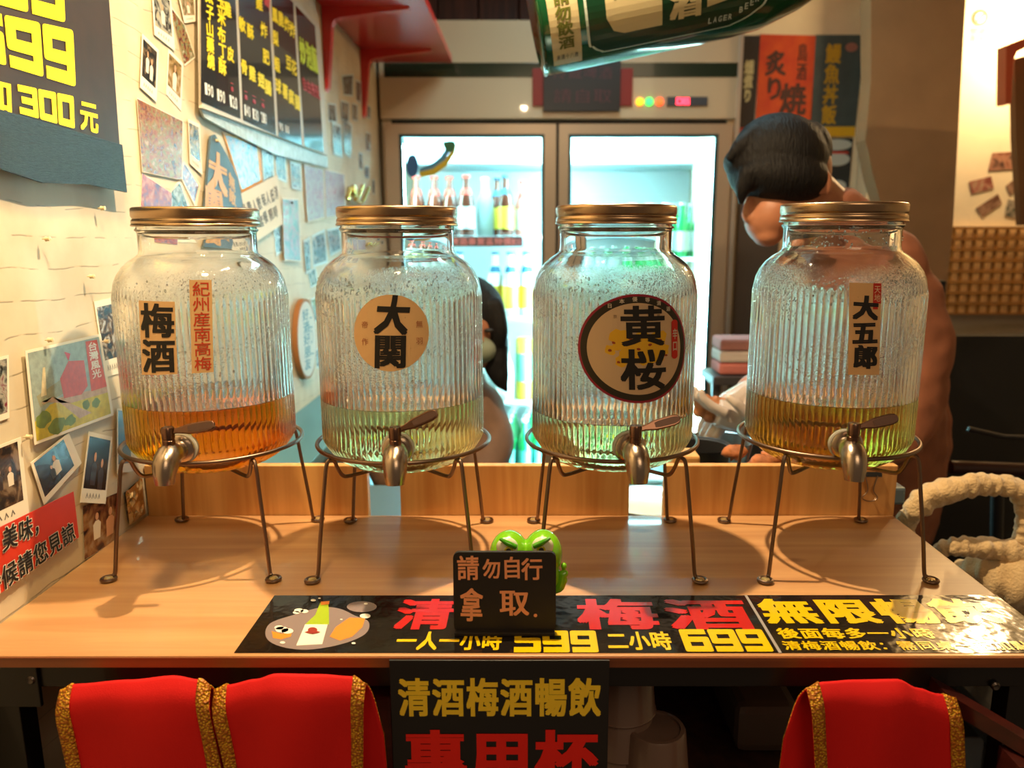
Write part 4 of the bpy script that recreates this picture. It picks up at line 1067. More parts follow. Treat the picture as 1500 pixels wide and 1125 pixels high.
polaroid('upright snapshot of a couple in dark clothes, beside the stand of the amber jar', [(130, 632), (164, 640), (154, 738), (117, 736)], [(0.008, 0.01, 0.015), (0.02, 0.02, 0.025), (0.07, 0.05, 0.03)], 30, [(.36, .62, 1.0, DRESS_P), (.70, .52, .95, DRESS_P)], box=(.06, .20, .95, .94), lift=0.003)
polaroid('brown-red print of two people, leaning at the wall just above the counter', [(121, 742), (176, 720), (174, 788), (124, 820)], [(0.03, 0.01, 0.01), (0.20, 0.06, 0.03), (0.45, 0.22, 0.08), (0.55, 0.35, 0.2)], 35, [(.35, .70, .8, SHIRT_P), (.72, .68, .9, SKIN_P)], box=(.0, .0, 1, 1), note=False, name='brown_print', lift=0.001)
polaroid('blue picture half hidden behind the left side of the amber jar', [(171, 598), (190, 600), (194, 690), (171, 694)], [(0.10, 0.25, 0.4), (0.15, 0.35, 0.5), (0.3, 0.4, 0.45)], 20, box=(.1, .14, .95, .97), note=False)
# red notice
rn = [(-60, 801), (107, 720), (115, 787), (-50, 905)]
ro_, f = paper('red_notice', 'red notice with outlined black lettering low on the left wall', 'sign', rn, mat('notice_red', srgb(206, 52, 28), 0.5), lift=0.005)
fq = planar(*wq([(-8, 768), (75, 733), (76, 764), (-8, 810)], XW + 0.0058), (1, 0, 0))
for (st, cs) in (('美味，', [(2, 774), (68, 742), (70, 776), (3, 812)]), ('時候請您見諒', [(-26, 848), (106, 762), (112, 790), (-22, 886)])):
    wtext(None, st, cs, WHITE, ro_, XW + 0.0058, bold=0.055)
    wtext(None, st, cs, BLACK, ro_, XW + 0.0066, bold=0.018)
# foil packet
fo = M(); qq = wq([(184, 722), (208, 700), (213, 752), (190, 769)], XW + 0.004)
fpl = planar(*qq, (1, 0, 0)); n = 9
vs = [fpl(i / n, j / n, 0.004 * R.random() * (0 < i < n and 0 < j < n)) for j in range(n + 1) for i in range(n + 1)]
fo.add(vs, [(j * (n + 1) + i, j * (n + 1) + i + 1, (j + 1) * (n + 1) + i + 1, (j + 1) * (n + 1) + i) for j in range(n) for i in range(n)])
fo.add([v + Vector((-0.002, 0, 0)) for v in vs], [(j * (n + 1) + i, (j + 1) * (n + 1) + i, (j + 1) * (n + 1) + i + 1, j * (n + 1) + i + 1) for j in range(n) for i in range(n)])
o = ob('foil_packet', fo, mat('silver_foil', (0.75, 0.68, 0.52), 0.18, 1.0)); tag(o, 'crinkled silver foil packet on the wall at the counter corner', 'packet')
# push pins
PINM = mat('pin_cream', srgb(220, 200, 160), 0.3)
for k, ((u, v), lab) in enumerate((((58, 350), 'push pin on the bare wall below the black tape strip'), ((62, 498), 'push pin just above the city illustration'), ((146, 500), 'push pin at the top right corner of the city illustration'),
                             ((124, 405), 'tiny dark pin mark cluster left of the amber jar shoulder'), ((140, 305), 'push pin left of the amber jar lid'), ((311, 206), 'push pin at the tip of the pointed blue plaque'), ((30, 640), 'push pin at the corner of the large group snapshot'), ((422, 297), 'dark push pin holding the long blue card'))):
    p = onX(u, v, XW + 0.002)
    ax = Matrix.Rotation(PI / 2, 3, 'Y')
    o = ob('push_pin', M().lathe([(0.0008, -0.001), (0.0008, 0.003), (0.003, 0.003), (0.0022, 0.005), (0.0028, 0.008), (0.0, 0.0085)], 10, p + Vector((0.004, 0, 0)), axis=ax), PINM if k != 7 else BLACK, smooth=True)
    tag(o, lab, 'pin', 'push pins on the left wall')

# ================================================================ RED WALL SHELF
REDP = mat('red_painted_metal', srgb(205, 40, 34), 0.32, coat=0.4)
ZS = 2.10
rs = thing('red_wall_shelf', 'glossy red wall shelf on two red brackets, high on the left wall', 'shelf', (XW, 2.3, ZS))
ob('shelf_board', M().box(XW + 0.001, 1.55, ZS, -0.272, 2.89, ZS + 0.022, 0.002), REDP, rs)
for yb in (1.70, 2.22, 2.70):
    prof = [(0.001, 0), (0.235, 0), (0.235, -0.006), (0.05, -0.028), (0.034, -0.034), (0.026, -0.048), (0.010, -0.205), (0.001, -0.215)]
    mm = M().slab([(XW + a, yb - 0.015, ZS + b) for a, b in prof], (0, 0.030, 0)); o = ob('bracket', mm, REDP, rs)

# ================================================================ REFRIGERATOR
FY = 2.95
fx0, fx1 = onY(565, 400, FY).x, onY(1078, 250, FY).x
def fz(v): return onY(775, v, FY).z
def fxx(u, v=300): return onY(u, v, FY).x
CRM = mat('cream_enamel', srgb(208, 184, 152), 0.3, coat=0.3)
INW = mat('fridge_white_liner', (0.80, 0.86, 0.86), 0.35)
fd = thing('display_refrigerator', 'cream two-door glass display refrigerator glowing white inside', 'refrigerator', ((fx0 + fx1) / 2, FY + 0.3, 0))
zt = fz(29); zd = fz(174)
ob('header_panel', M().box(fx0, FY, zd, fx1, FY + 0.10, zt, 0.004), CRM, fd)
ob('cabinet_side', M().box(fx0, FY + 0.029, 0.04, fx0 + 0.035, FY + 0.72, zt, 0.001), CRM, fd)
ob('cabinet_side', M().box(fx1 - 0.035, FY + 0.029, 0.04, fx1, FY + 0.72, zt, 0.003), CRM, fd)
ob('back_liner', M().box(fx0 + 0.035, FY + 0.66, 0.04, fx1 - 0.035, FY + 0.70, zt), INW, fd)
ob('top_liner', M().box(fx0 + 0.035, FY + 0.08, zd - 0.01, fx1 - 0.035, FY + 0.66, zd + 0.02), INW, fd)
ob('top_panel', M().box(fx0, FY + 0.10, zt - 0.02, fx1, FY + 0.72, zt), CRM, fd)
ob('base_panel', M().box(fx0, FY + 0.02, 0.0, fx1, FY + 0.70, 0.28, 0.004), CRM, fd)
ob('evaporator_cover', M().box(fx0 + 0.05, FY + 0.22, fz(232), fx1 - 0.05, FY + 0.60, zd - 0.012, 0.01), mat('fridge_grey_liner', (0.55, 0.70, 0.74), 0.4), fd)
ob('header_stripe', M().box(fx0 + 0.02, FY - 0.003, fz(113), fx1 - 0.012, FY + 0.001, fz(92), 0.001), mat('dark_green_stripe', srgb(26, 44, 28), 0.2, coat=0.4), fd)
o = ob('corner_post', M().box(fx1 - 0.012, FY - 0.006, 0.03, fx1 + 0.004, FY + 0.02, zt, 0.001), mat('pale_metal', (0.55, 0.48, 0.40), 0.35, 0.6), fd)
PANE = pane_mat('fridge_glass', (0.93, 1.0, 0.99))
DOORM = mat('beige_aluminium', srgb(188, 160, 132), 0.35, 0.25)
GASK = mat('teal_gasket', srgb(20, 62, 66), 0.5)
for (u0, u1, g0, g1) in ((568, 814, 588, 797), (818, 1066, 832, 1047)):
    a0, a1, b0, b1 = fxx(u0), fxx(u1), fxx(g0), fxx(g1); z1 = fz(182); z2 = fz(197); z0 = 0.30; zz = 0.40
    dr = bpy.data.objects.new('door', None); dr.parent = fd; dr.location = Vector((a0, FY, z0)) - wpos(fd); COL.objects.link(dr); dr.empty_display_size = .05
    yf = FY - 0.012
    ob('door_rail', M().slab([(a0, yf, z1), (a1, yf, z1), (b1, yf, z2), (b0, yf, z2)], (0, 0.04, 0)), DOORM, dr)
    ob('door_rail', M().slab([(a0, yf, z0), (a1, yf, z0), (b1, yf, zz), (b0, yf, zz)], (0, 0.04, 0)), DOORM, dr)
    ob('door_stile', M().slab([(a0, yf, z0), (a0, yf, z1), (b0, yf, z2), (b0, yf, zz)], (0, 0.04, 0)), DOORM, dr)
    ob('door_stile', M().slab([(a1, yf, z0), (a1, yf, z1), (b1, yf, z2), (b1, yf, zz)], (0, 0.04, 0)), DOORM, dr)
    e = 0.010
    gm = M()
    gm.box(b0, yf - 0.001, z2 - e, b1, yf + 0.03, z2); gm.box(b0, yf - 0.001, zz, b0 + e, yf + 0.03, z2 - e); gm.box(b1 - e, yf - 0.001, zz, b1, yf + 0.03, z2 - e); gm.box(b0 + e, yf - 0.001, zz, b1 - e, yf + 0.03, zz + e)
    ob('gasket', gm, GASK, dr)
    # rounded white inner reveal
    ob('glass_pane', M().box(b0 + e, yf + 0.010, zz + e, b1 - e, yf + 0.014, z2 - e), PANE, dr)
# interior tube lights
TUBE = mat('white_led_tube', (1, 1, 1), 0.4, emit=(0.46, 0.90, 1.0), es=140.0)
cxm = fxx(816)
for (x, s) in ((fx0 + 0.055, 1), (fx1 - 0.055, -1), (cxm - 0.035, -1), (cxm + 0.035, 1)):
    ob('led_tube', M().lathe([(0.011, 0.45), (0.011, zd - 0.08)], 10, (x, FY + 0.10, 0)), TUBE, fd, smooth=True)
ob('centre_light_stop', M().box(cxm - 0.03, FY + 0.029, 0.28, cxm + 0.03, FY + 0.07, zd), mat('light_stop_black', (0.02, 0.015, 0.01), 0.6), fd)  # dark bar added behind the doors to block tube light leaking between them
ob('door_top_light_stop', M().box(fx0 + 0.01, FY + 0.03, fz(186), fx1 - 0.015, FY + 0.07, fz(172)), mat('light_stop_black', (0.02, 0.015, 0.01), 0.6), fd)  # dark filler added to block tube light leaking over the door tops
ob('led_tube', M().box(fx0 + 0.09, FY + 0.075, zd - 0.045, fx1 - 0.09, FY + 0.095, zd - 0.022), TUBE, fd)
# shelves
SHZ = {1: 1.497, 2: 1.174, 3: 0.827, 4: 0.50}
WIREW = mat('white_wire_shelf', (0.80, 0.86, 0.86), 0.4)
for side, (a, b) in enumerate(((fx0 + 0.07, cxm - 0.05), (cxm + 0.05, fx1 - 0.07))):
    for k, z in SHZ.items():
        zz = z - (0.085 if side == 1 and k == 1 else 0)
        ob('fridge_shelf', M().box(a, FY + 0.13, zz - 0.012, b, FY + 0.60, zz, 0.002), WIREW, fd)
# price strip under the top left shelf
p = onY(600, 345, FY + 0.125); q = onY(766, 361, FY + 0.125)
ps = ob('price_strip', M().box(p.x, FY + 0.118, q.z, q.x, FY + 0.128, SHZ[1] - 0.002), mat('price_black', srgb(46, 24, 26), 0.4), fd)
fpp = planar((p.x, FY + 0.1175, SHZ[1] - .002), (q.x, FY + 0.1175, SHZ[1] - .002), (q.x, FY + 0.1175, q.z), (p.x, FY + 0.1175, q.z), (0, -1, 0))
P = Print(fpp); P.text('日本清酒啤酒專賣區特價', .05, .1, .90, .9, bold=.03); P.text('100', .90, .1, .99, .9); P.out('lettering', mat('price_pink', srgb(205, 90, 80), 0.5), ps)
# header sign with red side wings
p = onY(796, 88, FY - 0.02); q = onY(908, 163, FY - 0.02)
hsn = ob('header_notice', M().box(p.x, FY - 0.022, q.z, q.x, FY - 0.012, p.z, 0.001), mat('notice_black', srgb(30, 22, 24), 0.4)); tag(hsn, 'small black notice with red flanking flaps on the refrigerator header', 'sign')
a = onY(780, 100, FY - 0.01); b = onY(926, 155, FY - 0.01)
ob('red_flap', M().box(a.x, FY - 0.0115, b.z, a.x + 0.06, FY - 0.0035, a.z, 0.001), mat('flap_red', srgb(150, 34, 20), 0.5), hsn)
ob('red_flap', M().box(b.x - 0.06, FY - 0.0115, b.z, b.x, FY - 0.0035, a.z, 0.001), mat('flap_red', srgb(150, 34, 20), 0.5), hsn)
fpp = planar((p.x, FY - 0.0225, p.z), (q.x, FY - 0.0225, p.z), (q.x, FY - 0.0225, q.z), (p.x, FY - 0.0225, q.z), (0, -1, 0))
P = Print(fpp); P.text('冷藏啤酒', .12, .62, .9, .88); P.text('請自取', .12, .15, .9, .45); P.out('lettering', mat('faint_pink', srgb(92, 42, 48), 0.5), hsn)
for (u, c, nm) in ((937, (1.0, 0.45, 0.02), 'orange'), (951, (0.05, 1.0, 0.15), 'green'), (966, (1.0, 0.10, 0.02), 'red')):
    p = onY(u, 149, FY - 0.004); ax = Matrix.Rotation(PI / 2, 3, 'X')
    ob('indicator_lamp', M().lathe([(0.014, 0), (0.014, 0.004), (0.010, 0.008), (0, 0.010)], 16, p, axis=ax), mat('lamp_' + nm, c, 0.3, emit=c, es=2.5), fd, smooth=True)
p = onY(977, 142, FY - 0.004); q = onY(1036, 155, FY - 0.004)
dp = ob('temperature_display', M().box(p.x, FY - 0.008, q.z, q.x, FY, p.z, 0.001), mat('display_grey', srgb(70, 74, 84), 0.3), fd)
fpp = planar((p.x, FY - 0.0085, p.z), (q.x, FY - 0.0085, p.z), (q.x, FY - 0.0085, q.z), (p.x, FY - 0.0085, q.z), (0, -1, 0))
P = Print(fpp); P.text('06', .22, .1, .56, .9, digits=True); P.out('lettering', mat('red_digits', (1, 0.05, 0.06), 0.3, emit=(1, 0.03, 0.06), es=6), dp)
# curved pineapple-coloured sticker
stk = [(614, 252), (634, 247), (652, 234), (663, 216), (669, 210), (666, 225), (654, 243), (636, 256), (616, 260)]
o = ob('curved_sticker', M().slab([onY(u, v, FY - 0.003) for u, v in stk], (0, 0.001, 0)), mat('sticker_yellow', srgb(220, 180, 40), 0.4)); tag(o, 'curved yellow, blue and green sticker on the left refrigerator door', 'sticker')
ob('sticker_blue', M().slab([onY(u, v, FY - 0.0036) for u, v in [(614, 247), (632, 240), (646, 228), (655, 214), (662, 216), (652, 234), (634, 247), (614, 252)]], (0, 0.0015, 0)), mat('sticker_blue', srgb(80, 140, 165), 0.4), o)
ob('sticker_leaf', M().slab([onY(u, v, FY - 0.0042) for u, v in [(648, 208), (656, 206), (665, 206), (668, 211), (664, 222), (656, 224), (650, 216)]], (0, 0.002, 0)), mat('sticker_green', srgb(40, 110, 70), 0.4), o)
ob('sticker_badge', M().slab([onY(604 + 9 * math.cos(a), 243 + 17 * math.sin(a), FY - 0.004) for a in [2 * PI * k / 18 for k in range(18)]], (0, 0.002, 0)), mat('sticker_navy', srgb(50, 100, 150), 0.4), o)

# ---------------------------------------------------------------- bottles
def bottle_proto(label, body, cap, paper_c, H=0.235, r=0.031, group=None, neck=None, ring=None, can=False):
    t = thing('beer_bottle' if not can else 'drink_can', label, 'bottle' if not can else 'can', (0, 0, 0), group)
    if can:
        ob('can_body', M().lathe([(r * .85, 0), (r, 0.006), (r, H - 0.012), (r * .8, H - 0.001), (r * .78, H - 0.003), (0, H - 0.003)], 24), body, t, smooth=True)
        ob('label', M().lathe([(r * 1.012, H * .3), (r * 1.012, H * .75)], 24), paper_c, t, smooth=True)
        return t
    ob('bottle_body', M().lathe([(r * .9, 0), (r, 0.005), (r, H * .52), (r * .93, H * .60), (r * .62, H * .72), (r * .42, H * .82), (r * .40, H * .95), (r * .46, H * .96), (r * .46, H * .975)], 20), body, t, smooth=True)
    ob('label', M().lathe([(r * 1.015, H * .12), (r * 1.015, H * .48)], 20), paper_c, t, smooth=True)
    if ring: ob('neck_label', M().lathe([(r * .75, H * .68), (r * .45, H * .80)], 20), ring, t, smooth=True)
    ob('cap', M().lathe([(r * .47, H * .955), (r * .50, H * .96), (r * .47, H), (0, H)], 16), cap, t, smooth=True)
    return t
def dup(root, loc, label=None, group=None):
    r_ = root.copy(); COL.objects.link(r_); r_.location = loc
    if label: r_['label'] = label
    if group: r_['group'] = group
    for ch in list(root.children):
        c_ = ch.copy(); COL.objects.link(c_); c_.parent = r_
        for g_ in ch.children:
            d_ = g_.copy(); COL.objects.link(d_); d_.parent = c_
    return r_
BRN = mat('brown_bottle_glass', srgb(88, 40, 26), 0.1, coat=0.5); GRN = mat('green_bottle_glass', srgb(30, 150, 80), 0.1, coat=0.5); CLR = mat('clear_bottle', srgb(190, 215, 215), 0.1, coat=0.5)
LW = mat('bottle_label_white', srgb(235, 240, 235), 0.5); LR = mat('bottle_label_red', srgb(205, 60, 45), 0.5); LY = mat('bottle_label_yellow', srgb(226, 196, 60), 0.5); LB = mat('bottle_label_blue', srgb(40, 100, 130), 0.5)
def shelf_pt(u, z, Y): 
    zc = CO * Y + SI * (EYE.z - z); return Vector(((u - UC) / FPX * zc, Y, z))
G1 = 'bottles on the top shelf of the left refrigerator door'
pa = bottle_proto('brown bottle with red and white neck, first in the top shelf row', BRN, LR, LW, 0.235, 0.033, G1, ring=LR); pa.location = shelf_pt(612, SHZ[1], FY + 0.24)
for u, lab, dy in ((638, 'second', .25), (660, 'third', .26), (684, 'fourth and frontmost', .18)):
    dup(pa, shelf_pt(u, SHZ[1], FY + dy), 'brown bottle with red and white neck, %s in the top shelf row' % lab)
pb = bottle_proto('clear grey bottle behind the red-necked bottles', CLR, LW, CLR, 0.23, 0.034, G1); pb.location = shelf_pt(711, SHZ[1], FY + 0.24)
pc_ = bottle_proto('brown bottle with a yellow and white label, right part of the top shelf', BRN, LB, LY, 0.235, 0.032, G1, ring=LB); pc_.location = shelf_pt(741, SHZ[1], FY + 0.18)
dup(pc_, shelf_pt(729, SHZ[1], FY + 0.32), 'brown bottle behind the yellow-labelled bottle on the top shelf')
pd = bottle_proto('bottle with a red shoulder and white label, last on the top shelf', mat('pinkish_bottle', srgb(200, 130, 120), 0.2), LR, LW, 0.215, 0.033, G1, ring=LR); pd.location = shelf_pt(766, SHZ[1], FY + 0.2)
G2 = 'drinks on the second shelf of the left refrigerator door'
pe = bottle_proto('white bottle with blue cap on the second shelf, near the dark-haired person', LW, LB, LY, 0.26, 0.034, G2, ring=LB); pe.location = shelf_pt(726, SHZ[2], FY + 0.22)
dup(pe, shelf_pt(748, SHZ[2], FY + 0.2), 'white bottle with blue neck band, middle of the second shelf')
dup(pe, shelf_pt(772, SHZ[2], FY + 0.22), 'white bottle with blue neck band, last on the second shelf')
for u in (600, 625, 650, 675): dup(pe, shelf_pt(u, SHZ[2], FY + 0.22), 'white bottle seen through the second jar, on the second shelf')
G3 = 'drinks on the third shelf of the left refrigerator door'
pf = bottle_proto('tall yellow and green can on the third shelf', mat('can_yellow', srgb(222, 190, 60), 0.3), LW, mat('can_green', srgb(110, 190, 150), 0.3), 0.26, 0.036, G3, can=True); pf.location = shelf_pt(768, SHZ[3], FY + 0.2)
dup(pf, shelf_pt(790, SHZ[3], FY + 0.2), 'second yellow and green can, touching the third jar outline')
ph = bottle_proto('white bottle with a pink cap beside the yellow cans', LW, mat('pink_cap', srgb(225, 120, 180), 0.4), LW, 0.24, 0.034, G3); ph.location = shelf_pt(740, SHZ[3], FY + 0.18)
for u in (610, 640, 670, 700): dup(ph, shelf_pt(u, SHZ[3], FY + 0.2), 'white bottle seen through the second jar, on the third shelf')
G4 = 'green bottles with white caps on the lowest visible shelf'
pg = bottle_proto('green bottle with white cap, front row of the lowest shelf', GRN, LW, mat('teal_label', srgb(90, 190, 180), 0.4), 0.25, 0.030, G4, ring=None); pg.location = shelf_pt(745, SHZ[4], FY + 0.16)
k = 0
for row, dy in enumerate((0.16, 0.24, 0.32, 0.40)):
    for u in (600, 630, 660, 690, 716, 745, 768, 790):
        if (u, row) == (745, 0): continue
        dup(pg, shelf_pt(u + row * 3, SHZ[4], FY + dy), 'green bottle with white cap in the %s row of the lowest refrigerator shelf' % ('front', 'second', 'third', 'rearmost')[row])
for o_ in (pg,): o_['label'] = 'green bottle with white cap in the front row of the lowest refrigerator shelf'
G5 = 'bottles behind the right refrigerator door'
zr = SHZ[1] - 0.085
pr_ = bottle_proto('green bottle with a white label behind the right refrigerator door', GRN, LW, LW, 0.215, 0.030, G5); pr_.location = shelf_pt(925, zr, FY + 0.2)
for u, dy in ((948, .22), (972, .2), (997, .2), (1022, .2), (958, .34), (985, .34), (1010, .34)):
    dup(pr_, shelf_pt(u, zr, FY + dy))
pw = bottle_proto('pale milky bottle behind the right refrigerator door', mat('milky', srgb(222, 240, 236), 0.3), LW, LW, 0.21, 0.032, G5); pw.location = shelf_pt(850, zr, FY + 0.2)
for u in (874, 899): dup(pw, shelf_pt(u, zr, FY + .2))
for kk, z in ((2, SHZ[2]), (3, SHZ[3])):
    for u in (850, 885, 920, 955, 990, 1025):
        dup(pr_ if kk == 2 else pw, shelf_pt(u, z, FY + 0.22), ['', '', 'green bottle on the second shelf behind the right door', 'pale bottle on the third shelf behind the right door'][kk])

# dark gap filler and posters beside the refrigerator
PB = 3.075
def poster(label, cs, mt, d=0.002, Y=PB):
    q = [onY(u, v, Y) for u, v in cs]
    o = ob('wall_poster', M().slab(q, (0, d, 0)), mt); tag(o, label, 'poster', 'posters beside the refrigerator')
    return o, planar(*[onY(u, v, Y - 0.0006) for u, v in cs], (0, -1, 0))
o, f = poster('narrow black poster with pale vertical characters next to the refrigerator', [(1080, 52), (1114, 52), (1104, 186), (1074, 190)], mat('poster_black', srgb(38, 34, 34), 0.5))
P = Print(f); P.text('燻煮り', .38, .28, .82, .74, bold=.05, vertical=True); P.out('lettering', mat('poster_pale', srgb(190, 190, 150), 0.5), o)
o, f = poster('red poster with black brush writing over the bowed head', [(1114, 50), (1195, 52), (1188, 190), (1106, 188)], mat('poster_red', srgb(172, 48, 26), 0.5, var=0.35, vscale=14, col2=srgb(205, 84, 30)))
P = Print(f); P.text('炙り', .10, .30, .50, .85, bold=.03, vertical=True, jit=.05); P.text('焼', .40, .15, .9, .5, bold=.03); P.text('鳥酒', .68, .52, .88, .92, bold=.01, vertical=True); P.out('lettering', mat('poster_brush', srgb(70, 40, 34), 0.5), o)
o, f = poster('slate blue poster with golden vertical characters and a yellow band', [(1195, 51), (1267, 51), (1252, 200), (1186, 200)], mat('poster_slate', srgb(66, 84, 88), 0.5, var=0.2, vscale=20))
P = Print(f); P.text('鰻魚丼飯', .22, .12, .56, .92, bold=.03, vertical=True); P.out('lettering', mat('poster_gold', srgb(198, 160, 40), 0.5), o)
P = Print(f); P.poly([(0.02, 0), (1, 0), (.99, .10), (.01, .10)], 0.0005); P.out('yellow_band', mat('poster_yellow', srgb(222, 176, 30), 0.5), o)
P = Print(f); P.disc(.75, .88, .13, .045, 0.0005, 12); P.out('pink_mark', mat('poster_pink', srgb(160, 110, 100), 0.5), o)
o, f = poster('small poster of pale dishes right under the yellow band', [(1204, 202), (1250, 202), (1243, 284), (1198, 284)], mat('poster_dark', srgb(40, 48, 50), 0.5))
for (x, y, rx, ry) in ((.5, .88, .48, .10), (.5, .62, .45, .12), (.6, .15, .3, .10)):
    P = Print(f); P.disc(x, y, rx, ry, 0.0005, 16); P.out('printed_dish', mat('dish_pale', srgb(190, 200, 195), 0.5), o)
P = Print(f); P.poly([(.2, .72), (.9, .72), (.85, .76), (.2, .76)], .0006); P.out('printed_dish', LR, o)
o, f = poster('red slip low beside the refrigerator edge', [(1070, 188), (1100, 186), (1098, 215), (1068, 212)], mat('slip_red', srgb(150, 40, 30), 0.5), Y=3.06)
# dark column / curtain between refrigerator and person
p = onY(1082, 300, 3.05); q = onY(1200, 300, 3.05)
o = ob('grey_door', M().box(p.x, 3.03, 0, p.x + 0.16, 3.07, onY(1100, 212, 3.05).z, 0.004), mat('grey_brown_panel', srgb(92, 84, 78), 0.35, 0.3)); tag(o, 'tall grey-brown cabinet panel right of the refrigerator', 'cabinet')

# ---------------------------------------------------------------- right side: tiled panel, prints, dark bench, red frame
YP = 2.955
gp = thing('lattice_panel', 'cream panel covered by a brown square lattice above the dark bench', 'lattice', (1.9, YP, 1.19))
x0 = onY(1389, 400, YP).x; x1 = 2.3; z1 = onY(1450, 332, YP).z; z0 = onY(1450, 492, YP).z
ob('backing', M().box(x0, YP + 0.004, z0, x1, YP + 0.02, z1), mat('straw_backing', srgb(236, 190, 128), 0.7, var=0.2, vscale=60), gp)
LAT = wood('lattice_brown', srgb(166, 112, 44), srgb(130, 84, 28), 'X', 0.6)
st_ = 0.0405
k = 0
while x0 + k * st_ < x1:
    ob('slat', M().box(x0 + k * st_, YP - 0.003, z0, x0 + k * st_ + 0.011, YP + 0.002, z1), LAT, gp); k += 1
k = 0
while z1 - k * st_ > z0:
    ob('slat', M().box(x0, YP - 0.008, z1 - k * st_ - 0.010, x1, YP - 0.003, z1 - k * st_), LAT, gp); k += 1
for cs, cols, lab in (([(1454, 224), (1488, 222), (1484, 248), (1448, 250)], [(0.3, 0.1, 0.06), (0.6, 0.3, 0.2), (0.1, 0.05, 0.04)], 'topmost small print at the right edge'),
                      ([(1420, 266), (1452, 258), (1456, 276), (1424, 284)], [(0.3, 0.08, 0.06), (0.5, 0.2, 0.15), (0.6, 0.45, 0.3)], 'reddish small print left of the others'),
                      ([(1430, 305), (1462, 284), (1468, 298), (1440, 318)], [(0.2, 0.08, 0.05), (0.5, 0.3, 0.2)], 'tilted brown small print, lowest left'),
                      ([(1474, 272), (1492, 258), (1498, 272), (1480, 286)], [(0.4, 0.3, 0.1), (0.6, 0.5, 0.3)], 'tilted straw-coloured small print at the right edge'),
                      ([(1477, 292), (1494, 295), (1490, 320), (1472, 316)], [(0.02, 0.06, 0.04), (0.6, 0.5, 0.4), (0.3, 0.3, 0.25)], 'dark green small print above the lattice')):
    q = [onY(u, v, 2.976) for u, v in cs]; o = ob('small_print', M().slab(q, (0, 0.002, 0)), photo_mat('wallprint_' + lab[:6].replace(' ', '_'), cols, 25, len(lab)))
    tag(o, lab + ' on the cream wall', 'photo', 'small prints on the cream wall')
p = onY(1436, 26, 2.976)
o = ob('no_smoking_mark', M().slab([p + Vector((0.028 * math.cos(2 * PI * k / 24), 0, 0.028 * math.sin(2 * PI * k / 24))) for k in range(24)], (0, 0.002, 0)), mat('mark_red', srgb(190, 70, 40), 0.5)); tag(o, 'small round red mark high on the cream wall', 'sticker')
ob('mark_field', M().slab([p + Vector((0.018 * math.cos(2 * PI * k / 24), -0.0006, 0.018 * math.sin(2 * PI * k / 24))) for k in range(24)], (0, 0.0004, 0)), WHITE, o)
ob('mark_bar', M().slab([p + Vector(w_) for w_ in ((-0.016, -0.0012, -0.012), (-0.010, -0.0012, -0.016), (0.016, -0.0012, 0.012), (0.010, -0.0012, 0.016))], (0, 0.0004, 0)), mat('mark_red', (0, 0, 0)), o)
P = Print(planar(*[onY(u, v, 2.974) for u, v in ((1422, 40), (1446, 40), (1446, 62), (1422, 62))], (0, -1, 0))); P.text('禁請', 0, .5, 1, 1); P.text('菸勿', 0, 0, 1, .5); P.out('lettering', GREYI, o)
# red arched frame piece at the right edge
RF = mat('red_frame_paint', srgb(196, 84, 50), 0.4)
q = [onY(u, v, 2.6) for u, v in ((1474, 66), (1510, 52), (1540, 50), (1540, 62), (1510, 66), (1490, 76), (1484, 90), (1481, 152), (1473, 152))]
o = ob('wall_hanging', M().slab(q, (0, 0.05, 0)), RF); tag(o, 'orange-red curved board hung on the right wall at the picture edge', 'wall decoration')
q = [onY(u, v, 2.64) for u, v in ((1486, 86), (1540, 70), (1540, 330), (1496, 330), (1488, 200))]
ob('frame_panel', M().slab(q, (0, 0.03, 0)), mat('brown_board', srgb(120, 84, 50), 0.6), o)
# dark bench / cabinet
bn = thing('dark_cabinet', 'black cabinet under the lattice panel at the right', 'cabinet', (1.6, 2.5, 0))
DK = mat('black_lacquer', srgb(14, 12, 12), 0.5)
bz = onY(1450, 489, 2.35).z
ob('cabinet_body', M().box(1.265, 2.37, 0, 2.5, 2.93, bz - 0.02, 0.004), DK, bn)
ob('cabinet_top', M().box(1.262, 2.35, bz - 0.02, 2.5, 2.94, bz, 0.004), DK, bn)
for x in (1.28, 1.72): ob('cabinet_door', M().box(x, 2.362, 0.1, x + 0.42, 2.370, bz - 0.06, 0.003), DK, bn)
for u, v in ((1392, 512), (1464, 515)):
    p = onY(u, v, 2.36); ob('cabinet_knob', M().ell(p, 0.014, 0.010, 0.008, 10, 6), mat('knob_grey', srgb(90, 84, 78), 0.3, .6), bn, smooth=True)
zc2 = onY(1375, 411, 2.12).z
c2_ = thing('tall_cabinet', 'tall black cabinet standing before the brown pillar, behind the bowing person', 'cabinet', (1.08, 2.2, 0))
ob('cabinet_body', M().box(0.94, 2.12, 0, onY(1386, 420, 2.12).x, 2.27, zc2, 0.004), DK, c2_)
ob('cabinet_door', M().box(0.95, 2.113, 0.08, onY(1384, 420, 2.12).x, 2.119, zc2 - 0.02, 0.002), DK, c2_)
ob('cabinet_body', M().box(onY(1340, 420, 2.10).x - .02, 2.09, 0, 1.6, 2.112, onY(1400, 491, 2.10).z, 0.002), DK, bn)
